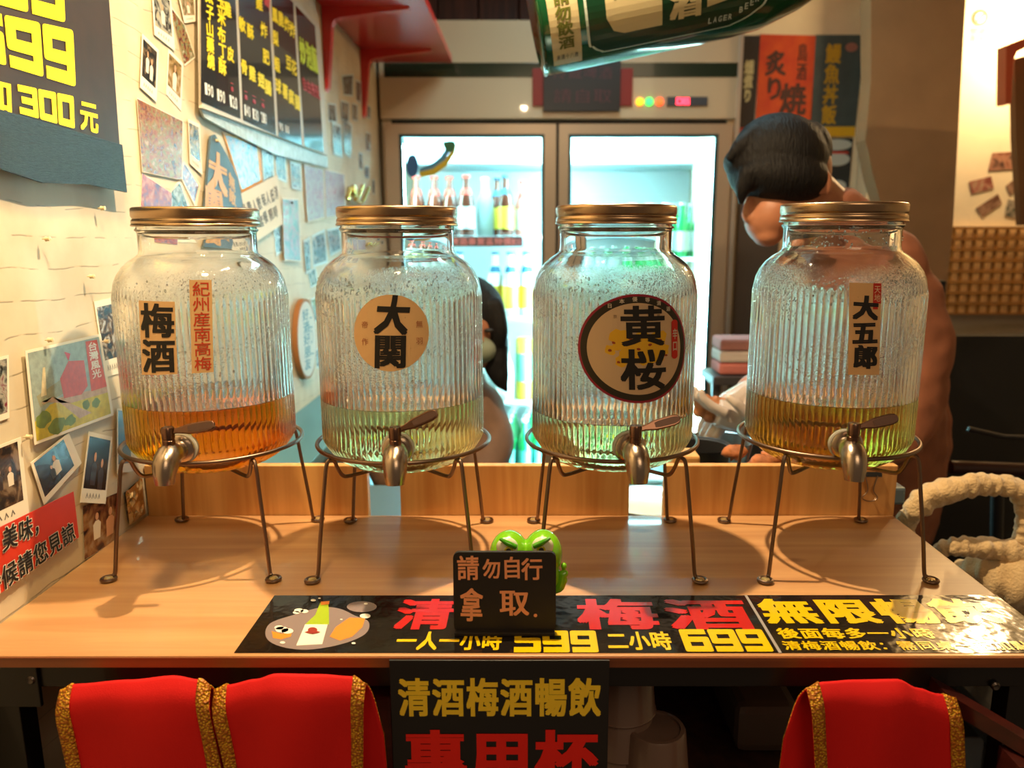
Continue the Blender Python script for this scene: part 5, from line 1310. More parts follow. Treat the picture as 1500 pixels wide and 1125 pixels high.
# dark chair back bars and floor-side furniture
dc = thing('dark_chair', 'black chair with a red-brown rail behind the fleece cover', 'chair', (1.0, 1.7, 0))
def pt(u, v, Y): return onY(u, v, Y)
ob('chair_rail', M().tube([pt(1392, 684, 1.7), pt(1560, 690, 1.7)], 0.016, 10), mat('dark_red_wood', srgb(52, 20, 16), 0.3, coat=.4), dc, smooth=True)
ob('chair_bar', M().tube([pt(1418, 628, 1.75), pt(1470, 640, 1.75), pt(1530, 642, 1.75)], 0.006, 8), mat('grey_metal_bar', srgb(50, 46, 44), 0.5, .3), dc, smooth=True)
ob('chair_post', M().tube([pt(1462, 690, 1.72), pt(1456, 950, 1.72)], 0.014, 10), DK, dc, smooth=True)
ob('chair_seat', M().box(0.98, 1.45, 0.42, 1.5, 1.95, 0.50, 0.02), DK, dc)
for x in (1.0, 1.45):
    for y in (1.48, 1.9): ob('chair_leg', M().box(x, y, 0, x + 0.03, y + 0.03, 0.42), DK, dc)

# fleece cover: thick furry loops
FLE, nt_, b_ = newmat('cream_fleece')
b_.inputs['Base Color'].default_value = C4(srgb(226, 192, 138)); b_.inputs['Roughness'].default_value = 0.95; b_.inputs['Sheen Weight'].default_value = 0.5
n_ = nt_.nodes.new('ShaderNodeTexNoise'); n_.inputs['Scale'].default_value = 260; n_.inputs['Detail'].default_value = 4; t_ = nt_.nodes.new('ShaderNodeTexCoord')
nt_.links.new(t_.outputs['Object'], n_.inputs['Vector']); q_ = nt_.nodes.new('ShaderNodeBump'); q_.inputs['Strength'].default_value = 0.7; q_.inputs['Distance'].default_value = 0.004
nt_.links.new(n_.outputs['Fac'], q_.inputs['Height']); nt_.links.new(q_.outputs[0], b_.inputs['Normal'])
fl = thing('fleece_cover', 'cream fleece cover padded around a bar frame, right of the counter', 'cover', pt(1440, 880, 1.15))
def fleece(name, pts, rr, Y=1.15, seg=18):
    pp = smooth_path([pt(u, v, Y + dy) for (u, v, dy) in pts], 8); n = len(pp); rads = []
    for i in range(n):
        x = i / (n - 1) * (len(rr) - 1); k = min(int(x), len(rr) - 2); a = rr[k] + (rr[k + 1] - rr[k]) * (x - k)
        rads.append(a * (1 + 0.10 * math.sin(i * 1.7) + 0.06 * R.uniform(-1, 1)))
    mm = M().tube(pp, rads, seg)
    mm.v = [tuple(Vector(v) + Vector((R.uniform(-1, 1), R.uniform(-1, 1), R.uniform(-1, 1))) * 0.0012) for v in mm.v]
    o = ob(name, mm, FLE, fl, smooth=True, angle=0)
    ss = o.modifiers.new('sub', 'SUBSURF'); ss.levels = 1; ss.render_levels = 1
    tx = bpy.data.textures.new('fleece_clumps', 'CLOUDS'); tx.noise_scale = 0.03
    dm = o.modifiers.new('disp', 'DISPLACE'); dm.texture = tx; dm.strength = 0.012; dm.mid_level = 0.5
    return o
fleece('upper_arm_pad', [(1322, 800, .05), (1326, 768, .02), (1338, 746, 0), (1372, 724, 0), (1410, 712, 0), (1450, 709, 0), (1486, 714, 0), (1512, 735, 0)], [0.012, 0.016, 0.017, 0.020, 0.020, 0.018, 0.016, 0.016])
fleece('side_pad', [(1496, 716, 0), (1500, 745, 0), (1502, 775, 0), (1500, 805, 0), (1506, 840, 0)], [0.016, 0.015, 0.018, 0.016, 0.022])
fleece('lower_arm_pad', [(1368, 806, .02), (1396, 801, 0), (1424, 801, 0), (1462, 805, 0), (1505, 812, 0)], [0.010, 0.015, 0.016, 0.019, 0.024])
fleece('seat_pad', [(1400, 838, .05), (1440, 842, .02), (1480, 850, 0), (1530, 860, 0)], [0.020, 0.034, 0.048, 0.060])
fleece('seat_pad', [(1450, 880, .08), (1490, 900, .05), (1540, 930, 0)], [0.030, 0.050, 0.060])

# ================================================================ ORGANIC HELPER
def organic(name, mm, mt, voxel, parent, it=6, factor=0.7, origin=None):
    o = ob(name, mm, mt, parent, smooth=True, angle=0)
    rm = o.modifiers.new('remesh', 'REMESH'); rm.mode = 'VOXEL'; rm.voxel_size = voxel; rm.use_smooth_shade = True
    sm = o.modifiers.new('smooth', 'SMOOTH'); sm.iterations = it; sm.factor = factor
    return o
def limb(mm, pts, rr, n=8, seg=16):
    pp = smooth_path(pts, n); k = len(pp); rads = []
    for i in range(k):
        x = i / (k - 1) * (len(rr) - 1); j = min(int(x), len(rr) - 2); rads.append(rr[j] + (rr[j + 1] - rr[j]) * (x - j))
    mm.tube(pp, rads, seg)
    mm.ell(pp[0], rads[0], rads[0], rads[0], 12, 8); mm.ell(pp[-1], rads[-1], rads[-1], rads[-1], 12, 8)
    return mm
def hand(mm, wrist, dirv, palm_n, s=1.0, curl=0.5, side=1):
    """palm, four unequal curled fingers and a side thumb; dirv towards the finger tips"""
    d = Vector(dirv).normalized(); n = Vector(palm_n); n = (n - d * n.dot(d)).normalized(); w = d.cross(n) * side
    W = Vector(wrist)
    mm.tube([W - d * 0.02 * s, W + d * 0.01 * s, W + d * 0.05 * s, W + d * 0.082 * s], [0.024 * s, 0.026 * s, 0.030 * s, 0.026 * s], 14)
    for k in (-1.5, -0.5, 0.5, 1.5):
        L = (0.066, 0.075, 0.070, 0.055)[int(k + 1.5)] * s
        b = W + d * 0.070 * s + w * (k * 0.0175 * s)
        c1 = b + d * L * 0.45 + n * L * 0.12; c2 = c1 + (d * math.cos(curl) + n * math.sin(curl)) * L * 0.33; c3 = c2 + (d * math.cos(2 * curl) + n * math.sin(2 * curl)) * L * 0.27
        mm.tube([b, c1, c2, c3], [0.0095 * s, 0.009 * s, 0.0082 * s, 0.0065 * s], 10)
    b = W + d * 0.022 * s + w * (-0.026 * s)
    mm.tube([b, b - w * 0.022 * s + d * 0.022 * s + n * 0.008 * s, b - w * 0.026 * s + d * 0.045 * s + n * 0.022 * s, b - w * 0.020 * s + d * 0.062 * s + n * 0.030 * s], [0.013 * s, 0.011 * s, 0.0095 * s, 0.007 * s], 10)
    return mm

# ================================================================ LITTLE BOARD AND GREEN FIGURINE
p = onY(665, 928, 0.722); q = onY(815, 812, 0.722)
zb = SZ + 0.0006
cw, chh = q.x - p.x, q.z - zb
mm = M(); ry = 0.006
rc = [(0, 0)] + [(0, 0)]
def rrect(x0, z0, x1, z1, r, n=5):
    out = []
    for (cx_, cz_, a0) in ((x1 - r, z0 + r, -90), (x1 - r, z1 - r, 0), (x0 + r, z1 - r, 90), (x0 + r, z0 + r, 180)):
        for k in range(n + 1):
            a = math.radians(a0 + 90 * k / n); out.append((cx_ + r * math.cos(a), cz_ + r * math.sin(a)))
    return out
bd = thing('message_board', 'small black board with orange handwriting standing before the green figurine', 'sign', ((p.x + q.x) / 2, 0.722, zb))
BRDM = mat('matte_black_board', srgb(30, 24, 22), 0.55)
ob('board_face', M().slab([(x, 0.722 + (z - zb) * 0.06, z) for x, z in rrect(p.x, zb + 0.002, q.x, q.z, 0.0065)], (0, 0.004, 0)), BRDM, bd)
ob('board_foot', M().box(p.x + 0.001, 0.716, zb, q.x - 0.001, 0.738, zb + 0.004, 0.001), BRDM, bd)
fb_ = lambda s, t, h=0: Vector((p.x + cw * s, 0.722 - 0.0003 - h + chh * t * 0.06, zb + chh * t))
P = Print(fb_); P.text('請', .03, .66, .26, .97, bold=.022, jit=.02); P.text('勿', .28, .68, .47, .93, bold=.022, jit=.03); P.text('自', .47, .68, .68, .96, bold=.022, jit=.02); P.text('行', .66, .66, .88, .94, bold=.022, jit=.02)
P.text('拿', .06, .14, .30, .56, bold=.022, jit=.02); P.text('取', .43, .22, .74, .56, bold=.022, jit=.03); P.disc(.80, .23, .018, .022)
P.out('handwriting', mat('orange_chalk', srgb(244, 164, 116), 0.6), bd)

GFR = mat('glossy_lime_plastic', srgb(120, 196, 20), 0.18, coat=0.7)
fy = 0.775
fp = onZ(770, 880, SZ)
fg = thing('frog_figurine', 'shiny lime green frog figurine peeking over the small black board', 'figurine', (onY(770, 800, fy).x, fy, zb))
def fpnt(u, v, dy=0.0): return onY(u, v, fy + dy)
mm = M()
mm.ell(fpnt(746, 812), 0.0215, 0.024, 0.0265); mm.ell(fpnt(795, 811), 0.0215, 0.024, 0.0265)
mm.ell(fpnt(771, 840), 0.0375, 0.028, 0.030)
mm.ell(fpnt(772, 880) + Vector((0, 0, 0)), 0.030, 0.026, 0.032)
zf = zb
for v_ in mm.v: pass
mm.v = [(a, b, max(c_, zf)) for a, b, c_ in mm.v]
organic('body', mm, GFR, 0.0014, fg, 10, 0.7)
for s_, (u, v) in ((-1, (743, 801)), (1, (795, 800))):
    c_ = fpnt(u, v, -0.0195)
    e_ = ob('eye', M().ell(c_, 0.0115, 0.006, 0.0105, 20, 12), mat('eye_white', srgb(225, 228, 200), 0.15, coat=.6), fg, smooth=True)
    ob('iris', M().ell(c_ + Vector((-0.0015 * s_, -0.0045, -0.0016)), 0.0050, 0.0028, 0.0050, 16, 8), mat('iris_yellow', srgb(190, 180, 30), 0.2), e_, smooth=True)
    ob('pupil', M().ell(c_ + Vector((-0.0015 * s_, -0.0066, -0.0016)), 0.0028, 0.0014, 0.0028, 12, 8), BLACK, e_, smooth=True)
    br = M().tube([c_ + Vector((s_ * 0.0075, -0.004, 0.0105)), c_ + Vector((-s_ * 0.001, -0.0070, 0.0066)), c_ + Vector((-s_ * 0.0095, -0.0055, 0.0020))], [0.0016, 0.0030, 0.0026], 12)
    ob('brow', br, mat('dark_green_brow', srgb(70, 160, 20), 0.2, coat=.6), fg, smooth=True)
hm = M()
for (u, v) in ((826, 829), (828, 840), (827, 850)):
    hm.ell(fpnt(u, v, -0.005), 0.0035, 0.004, 0.0040, 12, 8)
limb(hm, [fpnt(808, 862), fpnt(820, 858, -0.004), fpnt(824, 842, -0.005)], [0.007, 0.006, 0.005], 4, 10)
organic('arm', hm, GFR, 0.0011, fg, 3, 0.5)
hm = M(); 
for (u, v) in ((716, 829), (714, 840), (715, 850)):
    hm.ell(fpnt(u, v, 0.006), 0.0035, 0.004, 0.0040, 12, 8)
limb(hm, [fpnt(736, 862, .004), fpnt(722, 858, 0.006), fpnt(718, 842, 0.006)], [0.007, 0.006, 0.005], 4, 10)
organic('arm', hm, GFR, 0.0011, fg, 3, 0.5)

# ================================================================ RED CHAIR-BACK CLOTHS
CLR_ = mat('red_cloth', srgb(214, 4, 4), 0.85, bump=0.15, bscale=900, sheen=0.0)
CLO = mat('orange_lining', srgb(206, 62, 14), 0.85)
TRM, nt_, b_ = newmat('gold_braid')
b_.inputs['Base Color'].default_value = C4(srgb(226, 164, 24)); b_.inputs['Roughness'].default_value = 0.5; b_.inputs['Metallic'].default_value = 0.1
vo_ = nt_.nodes.new('ShaderNodeTexVoronoi'); vo_.inputs['Scale'].default_value = 420; t_ = nt_.nodes.new('ShaderNodeTexCoord'); nt_.links.new(t_.outputs['Object'], vo_.inputs['Vector'])
q_ = nt_.nodes.new('ShaderNodeBump'); q_.inputs['Strength'].default_value = 1.0; q_.inputs['Distance'].default_value = 0.0016; nt_.links.new(vo_.outputs['Distance'], q_.inputs['Height']); nt_.links.new(q_.outputs[0], b_.inputs['Normal'])
cr_ = nt_.nodes.new('ShaderNodeValToRGB'); cr_.color_ramp.elements[0].color = C4(srgb(246, 200, 40)); cr_.color_ramp.elements[1].color = C4(srgb(170, 96, 10)); cr_.color_ramp.elements[1].position = 0.6
nt_.links.new(vo_.outputs['Distance'], cr_.inputs[0]); nt_.links.new(cr_.outputs[0], b_.inputs['Base Color'])
YC = 0.640
def cloth(label, tops, left, right, backshift, folds):
    """tops: [(u,v)] along the top fold; left/right: bottom px of the edges at v=1125"""
    n = 36; rows = []
    T = []
    for i in range(n + 1):
        s = i / n; x = tops[0][0] + (tops[-1][0] - tops[0][0]) * s
        for k in range(len(tops) - 1):
            if tops[k][0] <= x <= tops[k + 1][0]:
                a = (x - tops[k][0]) / (tops[k + 1][0] - tops[k][0]); a = a * a * (3 - 2 * a); v = tops[k][1] + (tops[k + 1][1] - tops[k][1]) * a; break
        T.append(onY(x, v, YC + 0.012))
    bl = onY(left, 1125, YC); br = onY(right, 1125, YC)
    def pos(s, w):
        """w: 0 front bottom .. 1 fold top .. 2 back bottom"""
        i = s * n; k = min(int(i), n - 1); a = i - k
        tp = T[k] * (1 - a) + T[k + 1] * a
        L = 0.20
        if w <= 1:
            d = (1 - w)
            zz = tp.z - d * L; xb = bl.x + (br.x - bl.x) * s; kk = (tp.z - zz) / (tp.z - bl.z)
            x = tp.x + (xb - tp.x) * min(kk, 1.6)
            y = YC + 0.012 - 0.012 * math.sin(min(1, d * 9) * PI / 2) + 0.004 * math.sin(folds * s * PI + 1.3 * d) * min(1, d * 4)
        else:
            d = w - 1; zz = tp.z - d * L
            x = tp.x + backshift * min(1, d * 3); y = YC + 0.012 + 0.010 * math.sin(min(1, d * 9) * PI / 2) + 0.0015 * math.sin(folds * s * PI)
        return Vector((x, y, zz))
    ws = [0, .15, .3, .45, .6, .7, .8, .88, .93, .96, .98, .99, 1, 1.01, 1.02, 1.04, 1.07, 1.12, 1.2, 1.3, 1.45, 1.6, 1.8, 2]
    def sheet(s0, s1, w0, w1, off, ns):
        wl = [w for w in ws if w0 <= w <= w1]; mm = M(); g = []
        for w in wl:
            for i in range(ns + 1):
                s = s0 + (s1 - s0) * i / ns; p_ = pos(s, w)
                nv = Vector((0, -1, 0)) if w < 0.97 else (Vector((0, 0, 1)) if w <= 1.02 else Vector((0, 1, 0)))
                g.append(p_ + nv * off)
        fcs = [(j * (ns + 1) + i, j * (ns + 1) + i + 1, (j + 1) * (ns + 1) + i + 1, (j + 1) * (ns + 1) + i) for j in range(len(wl) - 1) for i in range(ns)]
        return M().add(g, fcs)
    o = ob('chair_cloth', sheet(0, 1, 0, 2, 0, n), CLR_, None, smooth=True, angle=0)
    md = o.modifiers.new('thick', 'SOLIDIFY'); md.thickness = 0.0008; md.offset = 0
    tag(o, label, 'cloth', 'red gold-trimmed cloths over chair backs')
    wd = 0.085 * 0.14 / abs(T[-1].x - T[0].x) * 1.0
    for (a, b) in ((-0.004, wd), (1 - wd, 1.004)):
        a = max(a, 0); b = min(b, 1)
        tr = ob('gold_trim', sheet(a, b, 0, 2, 0.0012, 3), TRM, o, smooth=True, angle=0)
        md = tr.modifiers.new('thick', 'SOLIDIFY'); md.thickness = 0.0014; md.offset = 0
    # the wooden chair back that carries it
    xm = (T[0].x + T[-1].x) / 2; zt_ = min(t_.z for t_ in T) - 0.004
    ch = thing('wooden_chair', 'dark wooden chair back carrying the ' + label.split(',')[0].replace('red cloth with gold braid ', 'red cloth '), 'chair', (xm, 0.655, 0))
    DW = wood('dark_red_chair_wood', srgb(70, 26, 20), srgb(46, 16, 14), 'X', 0.3, coat=.4)
    x0_, x1_ = T[0].x + 0.012, T[-1].x - 0.012
    ob('top_rail', M().box(x0_, YC + 0.0065, zt_ - 0.03, x1_, YC + 0.0165, zt_ - 0.004, 0.002), DW, ch)
    for x in (x0_ + 0.004, x1_ - 0.020): ob('back_post', M().box(x, YC + 0.0068, 0.0, x + 0.016, YC + 0.0162, zt_ - 0.03, 0.001), DW, ch)
    ob('seat', M().box(x0_, YC + 0.0175, 0.62, x1_, YC + 0.20, 0.64, 0.004), DW, ch)
    for x in (x0_ + 0.004, x1_ - 0.020): ob('leg', M().box(x, YC + 0.18, 0.0, x + 0.016, YC + 0.196, 0.62, 0.001), DW, ch)
    return o
cloth('red cloth with gold braid hanging at the far left, left of its twin', [(88, 1013), (110, 1002), (190, 996), (255, 990), (295, 996), (309, 1007)], 97, 322, 0.006, 2.2)
cloth('red cloth with gold braid right beside the hanging black sign', [(314, 1012), (335, 1003), (375, 995), (405, 987), (470, 988), (515, 991), (536, 1004)], 328, 531, 0.014, 2.6)
cloth('red cloth with gold braid under the right end of the counter', [(1181, 1010), (1205, 999), (1250, 996), (1314, 995), (1345, 1008), (1372, 1016), (1400, 1024)], 1195, 1412, -0.016, 3.0)

# ================================================================ UNDER THE COUNTER
zs = 0.875
CUPM = mat('brownish_plastic_cup', srgb(120, 96, 84), 0.3, coat=.3)
for k, ((u, v, y, nst), lab) in enumerate((((908, 1060, 0.80, 3), 'stack of upturned brown plastic cups on the shelf under the counter'), ((960, 1110, 0.775, 1), 'single upturned brown cup in front of the cup stack, under the counter'))):
    x = onY(u, v, y).x
    cp = thing('cup_stack' if nst > 1 else 'cup', lab, 'cup', (x, y, zs))
    for j in range(nst):
        z = zs + 0.045 * j
        ob('cup_body', M().lathe([(0.040, z), (0.0412, z + 0.002), (0.040, z + 0.004), (0.033, z + 0.08), (0.031, z + 0.083), (0.027, z + 0.0832), (0.027, z + 0.080), (0, z + 0.080)], 28, (x, y, 0)), CUPM, cp, smooth=True)
gb = onY(1075, 1020, 0.86); g2_ = onY(1165, 1020, 0.86)
o = ob('grey_crate', M().box(gb.x, 0.84, zs, g2_.x, 1.02, gb.z, 0.012), mat('dim_grey_plastic', srgb(96, 84, 78), 0.5)); tag(o, 'dim grey plastic crate on the shelf left of the right red cloth', 'crate')
a = onY(528, 1016, 0.80); b = onY(572, 1016, 0.80)
o = ob('wooden_box', M().box(a.x, 0.80, zs, b.x, 0.95, a.z - 0.004, 0.004), wood('red_brown_box', srgb(120, 52, 34), srgb(90, 36, 24), 'X', 0.4)); tag(o, 'small red-brown wooden box between the second red cloth and the black sign', 'box')
mm = M(); a = onY(1384, 1014, 0.665); b = onY(1530, 1100, 0.600)
dv = (b - a); mm.slab([a, a + Vector((0, 0.03, 0)), b + Vector((0, 0.03, 0)), b], (0, 0, -0.016))
o = thing('slanted_chair', 'dark red wooden chair arm slanting at the lower right corner', 'chair', (b.x, b.y, 0))
ob('armrest', mm, wood('dark_red_chair_wood', (0, 0, 0), (0, 0, 0)), o)
ob('arm_post', M().slab([b + Vector((-.02, 0, -.016)), b + Vector((0, 0, -.016)), b + Vector((0, .03, -.016)), b + Vector((-.02, .03, -.016))], (0, 0, -(b.z - 0.016))), wood('dark_red_chair_wood', (0, 0, 0), (0, 0, 0)), o)

# ================================================================ KITCHEN
TEAL = mat('cyan_reflection_steel', srgb(84, 138, 150), 0.38, 0.35, bump=0.1, bscale=20)  # stainless steel; the cyan reflection is painted into its base colour
STL = mat('kitchen_steel', srgb(140, 160, 168), 0.3, 0.8)
k1 = thing('kitchen_worktop', 'steel worktop, coloured teal for reflected cyan light, running along the left wall behind the pine boards', 'worktop', (-0.45, 1.6, 0))
ob('worktop', M().box(XW + 0.001, 1.085, 1.060, -0.405, 2.12, 1.085, 0.003), TEAL, k1)
ob('worktop_body', M().box(XW + 0.001, 1.10, 0.0, -0.42, 2.10, 1.060), STL, k1)
k2 = thing('prep_table', 'steel preparation table behind the pine boards and jars', 'table', (0.12, 1.3, 0))
ob('table_top', M().box(-0.40, 1.085, 0.985, 0.585, 1.47, 1.01, 0.003), mat('blue_grey_steel', srgb(110, 140, 150), 0.3, 0.6), k2)
for x in (-0.39, 0.55):
    for y in (1.10, 1.43): ob('leg', M().box(x, y, 0, x + 0.03, y + 0.03, 0.985), STL, k2)
# plates in the gap
c = onZ(948, 742, 1.02)
pw_ = mat('white_china', srgb(236, 232, 220), 0.2, coat=.5)
for k in range(3):
    z = 1.0105 + k * 0.0065
    o = ob('plate', M().lathe([(0.04, 0), (0.045, 0.001), (0.078, 0.008), (0.080, 0.0098), (0.077, 0.0098), (0.044, 0.0045), (0, 0.0040)], 36, (c.x, c.y, z)), pw_, smooth=True, weld=True)
    tag(o, ['lowest', 'middle', 'topmost'][k] + ' white plate of the stack behind the gap in the boards', 'plate', 'stacked white plates')
# black bowl, steel bowl, board and fried pieces
o = ob('steel_bowl', M().lathe([(0.03, 0), (0.035, 0.006), (0.05, 0.06), (0.060, 0.112), (0.062, 0.113), (0.058, 0.108), (0.047, 0.058), (0.03, 0.010), (0, 0.008)], 40, (0.360, 1.40, 1.0105)), mat('bright_steel', (0.6, 0.66, 0.7), 0.2, 1.0), smooth=True, weld=True); tag(o, 'steel mixing bowl under the gloved hands', 'bowl')
c = onY(1058, 668, 1.14)
o = ob('black_pan', M().lathe([(0.036, 0), (0.042, 0.004), (0.050, 0.142), (0.053, 0.143), (0.047, 0.139), (0.038, 0.01), (0, 0.008)], 36, (0.288, 1.255, 1.0105)), mat('black_iron', (0.02, 0.02, 0.022), 0.4), smooth=True, weld=True); tag(o, 'black pan just behind the pine boards, between the two right jars', 'pan')
c = onY(1010, 672, 1.12)
o = ob('wooden_block', M().box(c.x - 0.03, 1.10, 1.0105, c.x + 0.012, 1.15, onY(1010, 663, 1.12).z, 0.004), PINE); tag(o, 'small pale wooden block behind the third jar', 'block')
FRY = mat('fried_batter', srgb(188, 112, 62), 0.7, var=0.4, vscale=60, bump=1.0, bscale=90)
tr_ = thing('food_tray', 'shallow steel tray heaped with fried pieces behind the right pine board', 'tray', (0.36, 1.14, 1.0105))
ob('tray', M().box(0.318, 1.09, 1.105, 0.56, 1.19, 1.132, 0.004), STL, tr_)
ob('tray_stand', M().box(0.325, 1.10, 1.0105, 0.55, 1.18, 1.105, 0.004), STL, tr_)
R2 = random.Random(3)
for k in range(16):
    u = 1062 + (k % 8) * 9; c = onY(u, 671 + 6 * (k // 8), 1.12 + 0.03 * (k % 3))
    mm = M().ell((0.326 + 0.024 * (k % 8), 1.115 + 0.028 * (k % 3), 1.143 + 0.020 * (k // 8)), 0.016 + .004 * R2.random(), 0.014, 0.012, 10, 7, fn=lambda p_: p_ * (1 + 0.25 * R2.uniform(-1, 1)))
    o = ob('fried_piece', mm, FRY, smooth=True, angle=0); tag(o, 'fried golden brown food piece heaped behind the right pine board', 'food', 'fried pieces on the tray')
a = onY(1056, 496, 1.95); b = onY(1092, 549, 1.95)
o = thing('pink_towel_stack', 'pink and white folded towels beyond the gloved hands', 'towel', ((a.x + b.x) / 2, 1.98, b.z))
for k in range(3):
    z0_ = b.z + (a.z - b.z) * k / 3
    ob('towel', M().box(a.x, 1.95, z0_, b.x + 0.06, 2.05, z0_ + (a.z - b.z) / 3 - 0.002, 0.008), mat('towel_%d' % k, [srgb(205, 120, 110), srgb(222, 205, 195), srgb(214, 150, 145)][k], 0.9), o)
o2 = thing('side_shelf', 'grey kitchen stand holding the pink towels', 'shelf', ((a.x + b.x) / 2, 2.0, 0))
ob('shelf_top', M().box(a.x - 0.02, 1.93, b.z - 0.025, b.x + 0.09, 2.07, b.z - 0.002, 0.003), mat('stand_grey', srgb(84, 80, 80), 0.4, .4), o2)
for x in (a.x - 0.015, b.x + 0.065): ob('leg', M().box(x, 1.95, 0, x + 0.02, 1.97, b.z - 0.025), mat('stand_grey', (0, 0, 0)), o2)

# ================================================================ PEOPLE
SKN = mat('skin', srgb(172, 112, 80), 0.5, var=0.12, vscale=30)
HAIR, nt_, b_ = newmat('black_hair')
b_.inputs['Base Color'].default_value = (0.007, 0.006, 0.006, 1); b_.inputs['Roughness'].default_value = 0.6; b_.inputs['Specular IOR Level'].default_value = 0.18
n_ = nt_.nodes.new('ShaderNodeTexNoise'); n_.inputs['Scale'].default_value = 60; n_.inputs['Detail'].default_value = 6; t_ = nt_.nodes.new('ShaderNodeTexCoord'); mp_ = nt_.nodes.new('ShaderNodeMapping'); mp_.inputs['Scale'].default_value = (5, 1, 1)
nt_.links.new(t_.outputs['Object'], mp_.inputs[0]); nt_.links.new(mp_.outputs[0], n_.inputs['Vector']); q_ = nt_.nodes.new('ShaderNodeBump'); q_.inputs['Strength'].default_value = 0.8; q_.inputs['Distance'].default_value = 0.004
nt_.links.new(n_.outputs['Fac'], q_.inputs['Height']); nt_.links.new(q_.outputs[0], b_.inputs['Normal'])
GLV = mat('clear_glove', srgb(196, 182, 172), 0.25, coat=.4)
SHRT = mat('rust_shirt', srgb(146, 88, 60), 0.85, var=0.3, vscale=10, bump=1.0, bscale=14)

pr1 = thing('person', 'person in a rust-coloured shirt bowing over the table, handling food with gloved hands', 'person', (onY(1270, 700, 1.72).x, 1.72, 0))
A = lambda u, v, y: onY(u, v, y)
mm = M()
hipx = A(1270, 760, 1.74)
limb(mm, [Vector((hipx.x, 1.76, 0.86)), A(1272, 660, 1.73), A(1268, 560, 1.70), A(1262, 470, 1.66), A(1252, 400, 1.63), A(1232, 335, 1.60)], [0.165, 0.170, 0.165, 0.155, 0.135, 0.075], 6, 24)
limb(mm, [A(1190, 395, 1.70), A(1240, 372, 1.64), A(1292, 392, 1.59)], [0.075, 0.10, 0.085], 5, 16)
limb(mm, [A(1300, 400, 1.585), A(1338, 480, 1.56), A(1340, 570, 1.53), A(1315, 640, 1.49)], [0.082, 0.068, 0.062, 0.058], 6, 16)
limb(mm, [A(1175, 410, 1.70), A(1150, 500, 1.66), A(1130, 565, 1.58)], [0.07, 0.058, 0.052], 5, 14)
mm.ell(A(1212, 308, 1.59), 0.066, 0.060, 0.030, rot=Matrix.Rotation(math.radians(-35), 3, 'Y'))
sh_ = organic('shirt', mm, SHRT, 0.008, pr1, 8)
tx = bpy.data.textures.new('shirt_folds', 'CLOUDS'); tx.noise_scale = 0.07; tx.noise_depth = 1
dm = sh_.modifiers.new('folds', 'DISPLACE'); dm.texture = tx; dm.strength = 0.022; dm.mid_level = 0.5; dm.texture_coords = 'LOCAL'
mm = M(); limb(mm, [Vector((hipx.x - 0.07, 1.76, 0.80)), Vector((hipx.x - 0.08, 1.74, 0.45)), Vector((hipx.x - 0.08, 1.78, 0.07))], [0.10, 0.075, 0.05], 5, 14)
limb(mm, [Vector((hipx.x + 0.07, 1.78, 0.80)), Vector((hipx.x + 0.08, 1.76, 0.45)), Vector((hipx.x + 0.08, 1.80, 0.07))], [0.10, 0.075, 0.05], 5, 14)
mm.ell(Vector((hipx.x, 1.77, 0.84)), 0.16, 0.13, 0.10)
organic('trousers', mm, mat('dark_trousers', srgb(34, 30, 34), 0.8), 0.010, pr1, 6)
for s_ in (-1, 1): ob('shoe', M().ell(Vector((hipx.x + 0.08 * s_, 1.74, 0.035)), 0.045, 0.12, 0.035, 14, 8), DK, pr1, smooth=True)
# head, neck, face
mm = M()
limb(mm, [A(1225, 330, 1.60), A(1200, 300, 1.585), A(1178, 280, 1.57)], [0.062, 0.054, 0.054], 5, 14)
rt = Matrix.Rotation(math.radians(32), 3, 'Y')
mm.ell(A(1152, 262, 1.555), 0.080, 0.074, 0.096, 24, 16, rot=rt)
mm.ell(A(1132, 312, 1.54), 0.050, 0.055, 0.062, 20, 12, rot=rt)
mm.ell(A(1124, 345, 1.53), 0.028, 0.034, 0.022, 16, 10)
limb(mm, [A(1098, 296, 1.53), A(1094, 316, 1.525), A(1104, 326, 1.53)], [0.010, 0.011, 0.010], 4, 10)
mm.ell(A(1108, 338, 1.53), 0.012, 0.016, 0.007)
organic('head', mm, SKN, 0.004, pr1, 6, 0.6)
mm = M(); mm.ell(A(1208, 266, 1.490), 0.014, 0.008, 0.026, 16, 10, rot=Matrix.Rotation(math.radians(-15), 3, 'Y')); mm.ell(A(1203, 276, 1.490), 0.010, 0.008, 0.012)
organic('ear', mm, SKN, 0.0025, pr1, 2, 0.5)
mm = M()
mm.ell(A(1142, 232, 1.560), 0.094, 0.094, 0.084, 28, 18, rot=Matrix.Rotation(math.radians(20), 3, 'Y'))
mm.ell(A(1118, 240, 1.555), 0.070, 0.080, 0.078); mm.ell(A(1094, 238, 1.55), 0.045, 0.05, 0.036); mm.ell(A(1175, 222, 1.57), 0.055, 0.07, 0.06)
limb(mm, [A(1110, 200, 1.53), A(1086, 215, 1.52), A(1069, 232, 1.52)], [0.026, 0.018, 0.008], 4, 10)
limb(mm, [A(1100, 255, 1.50), A(1088, 278, 1.50), A(1086, 296, 1.50)], [0.024, 0.016, 0.006], 4, 10)
limb(mm, [A(1188, 250, 1.53), A(1196, 272, 1.54), A(1190, 292, 1.55)], [0.028, 0.022, 0.012], 4, 10)
mm.ell(A(1148, 258, 1.520), 0.088, 0.066, 0.054, rot=Matrix.Rotation(math.radians(8), 3, 'Y'))
RH = random.Random(5)
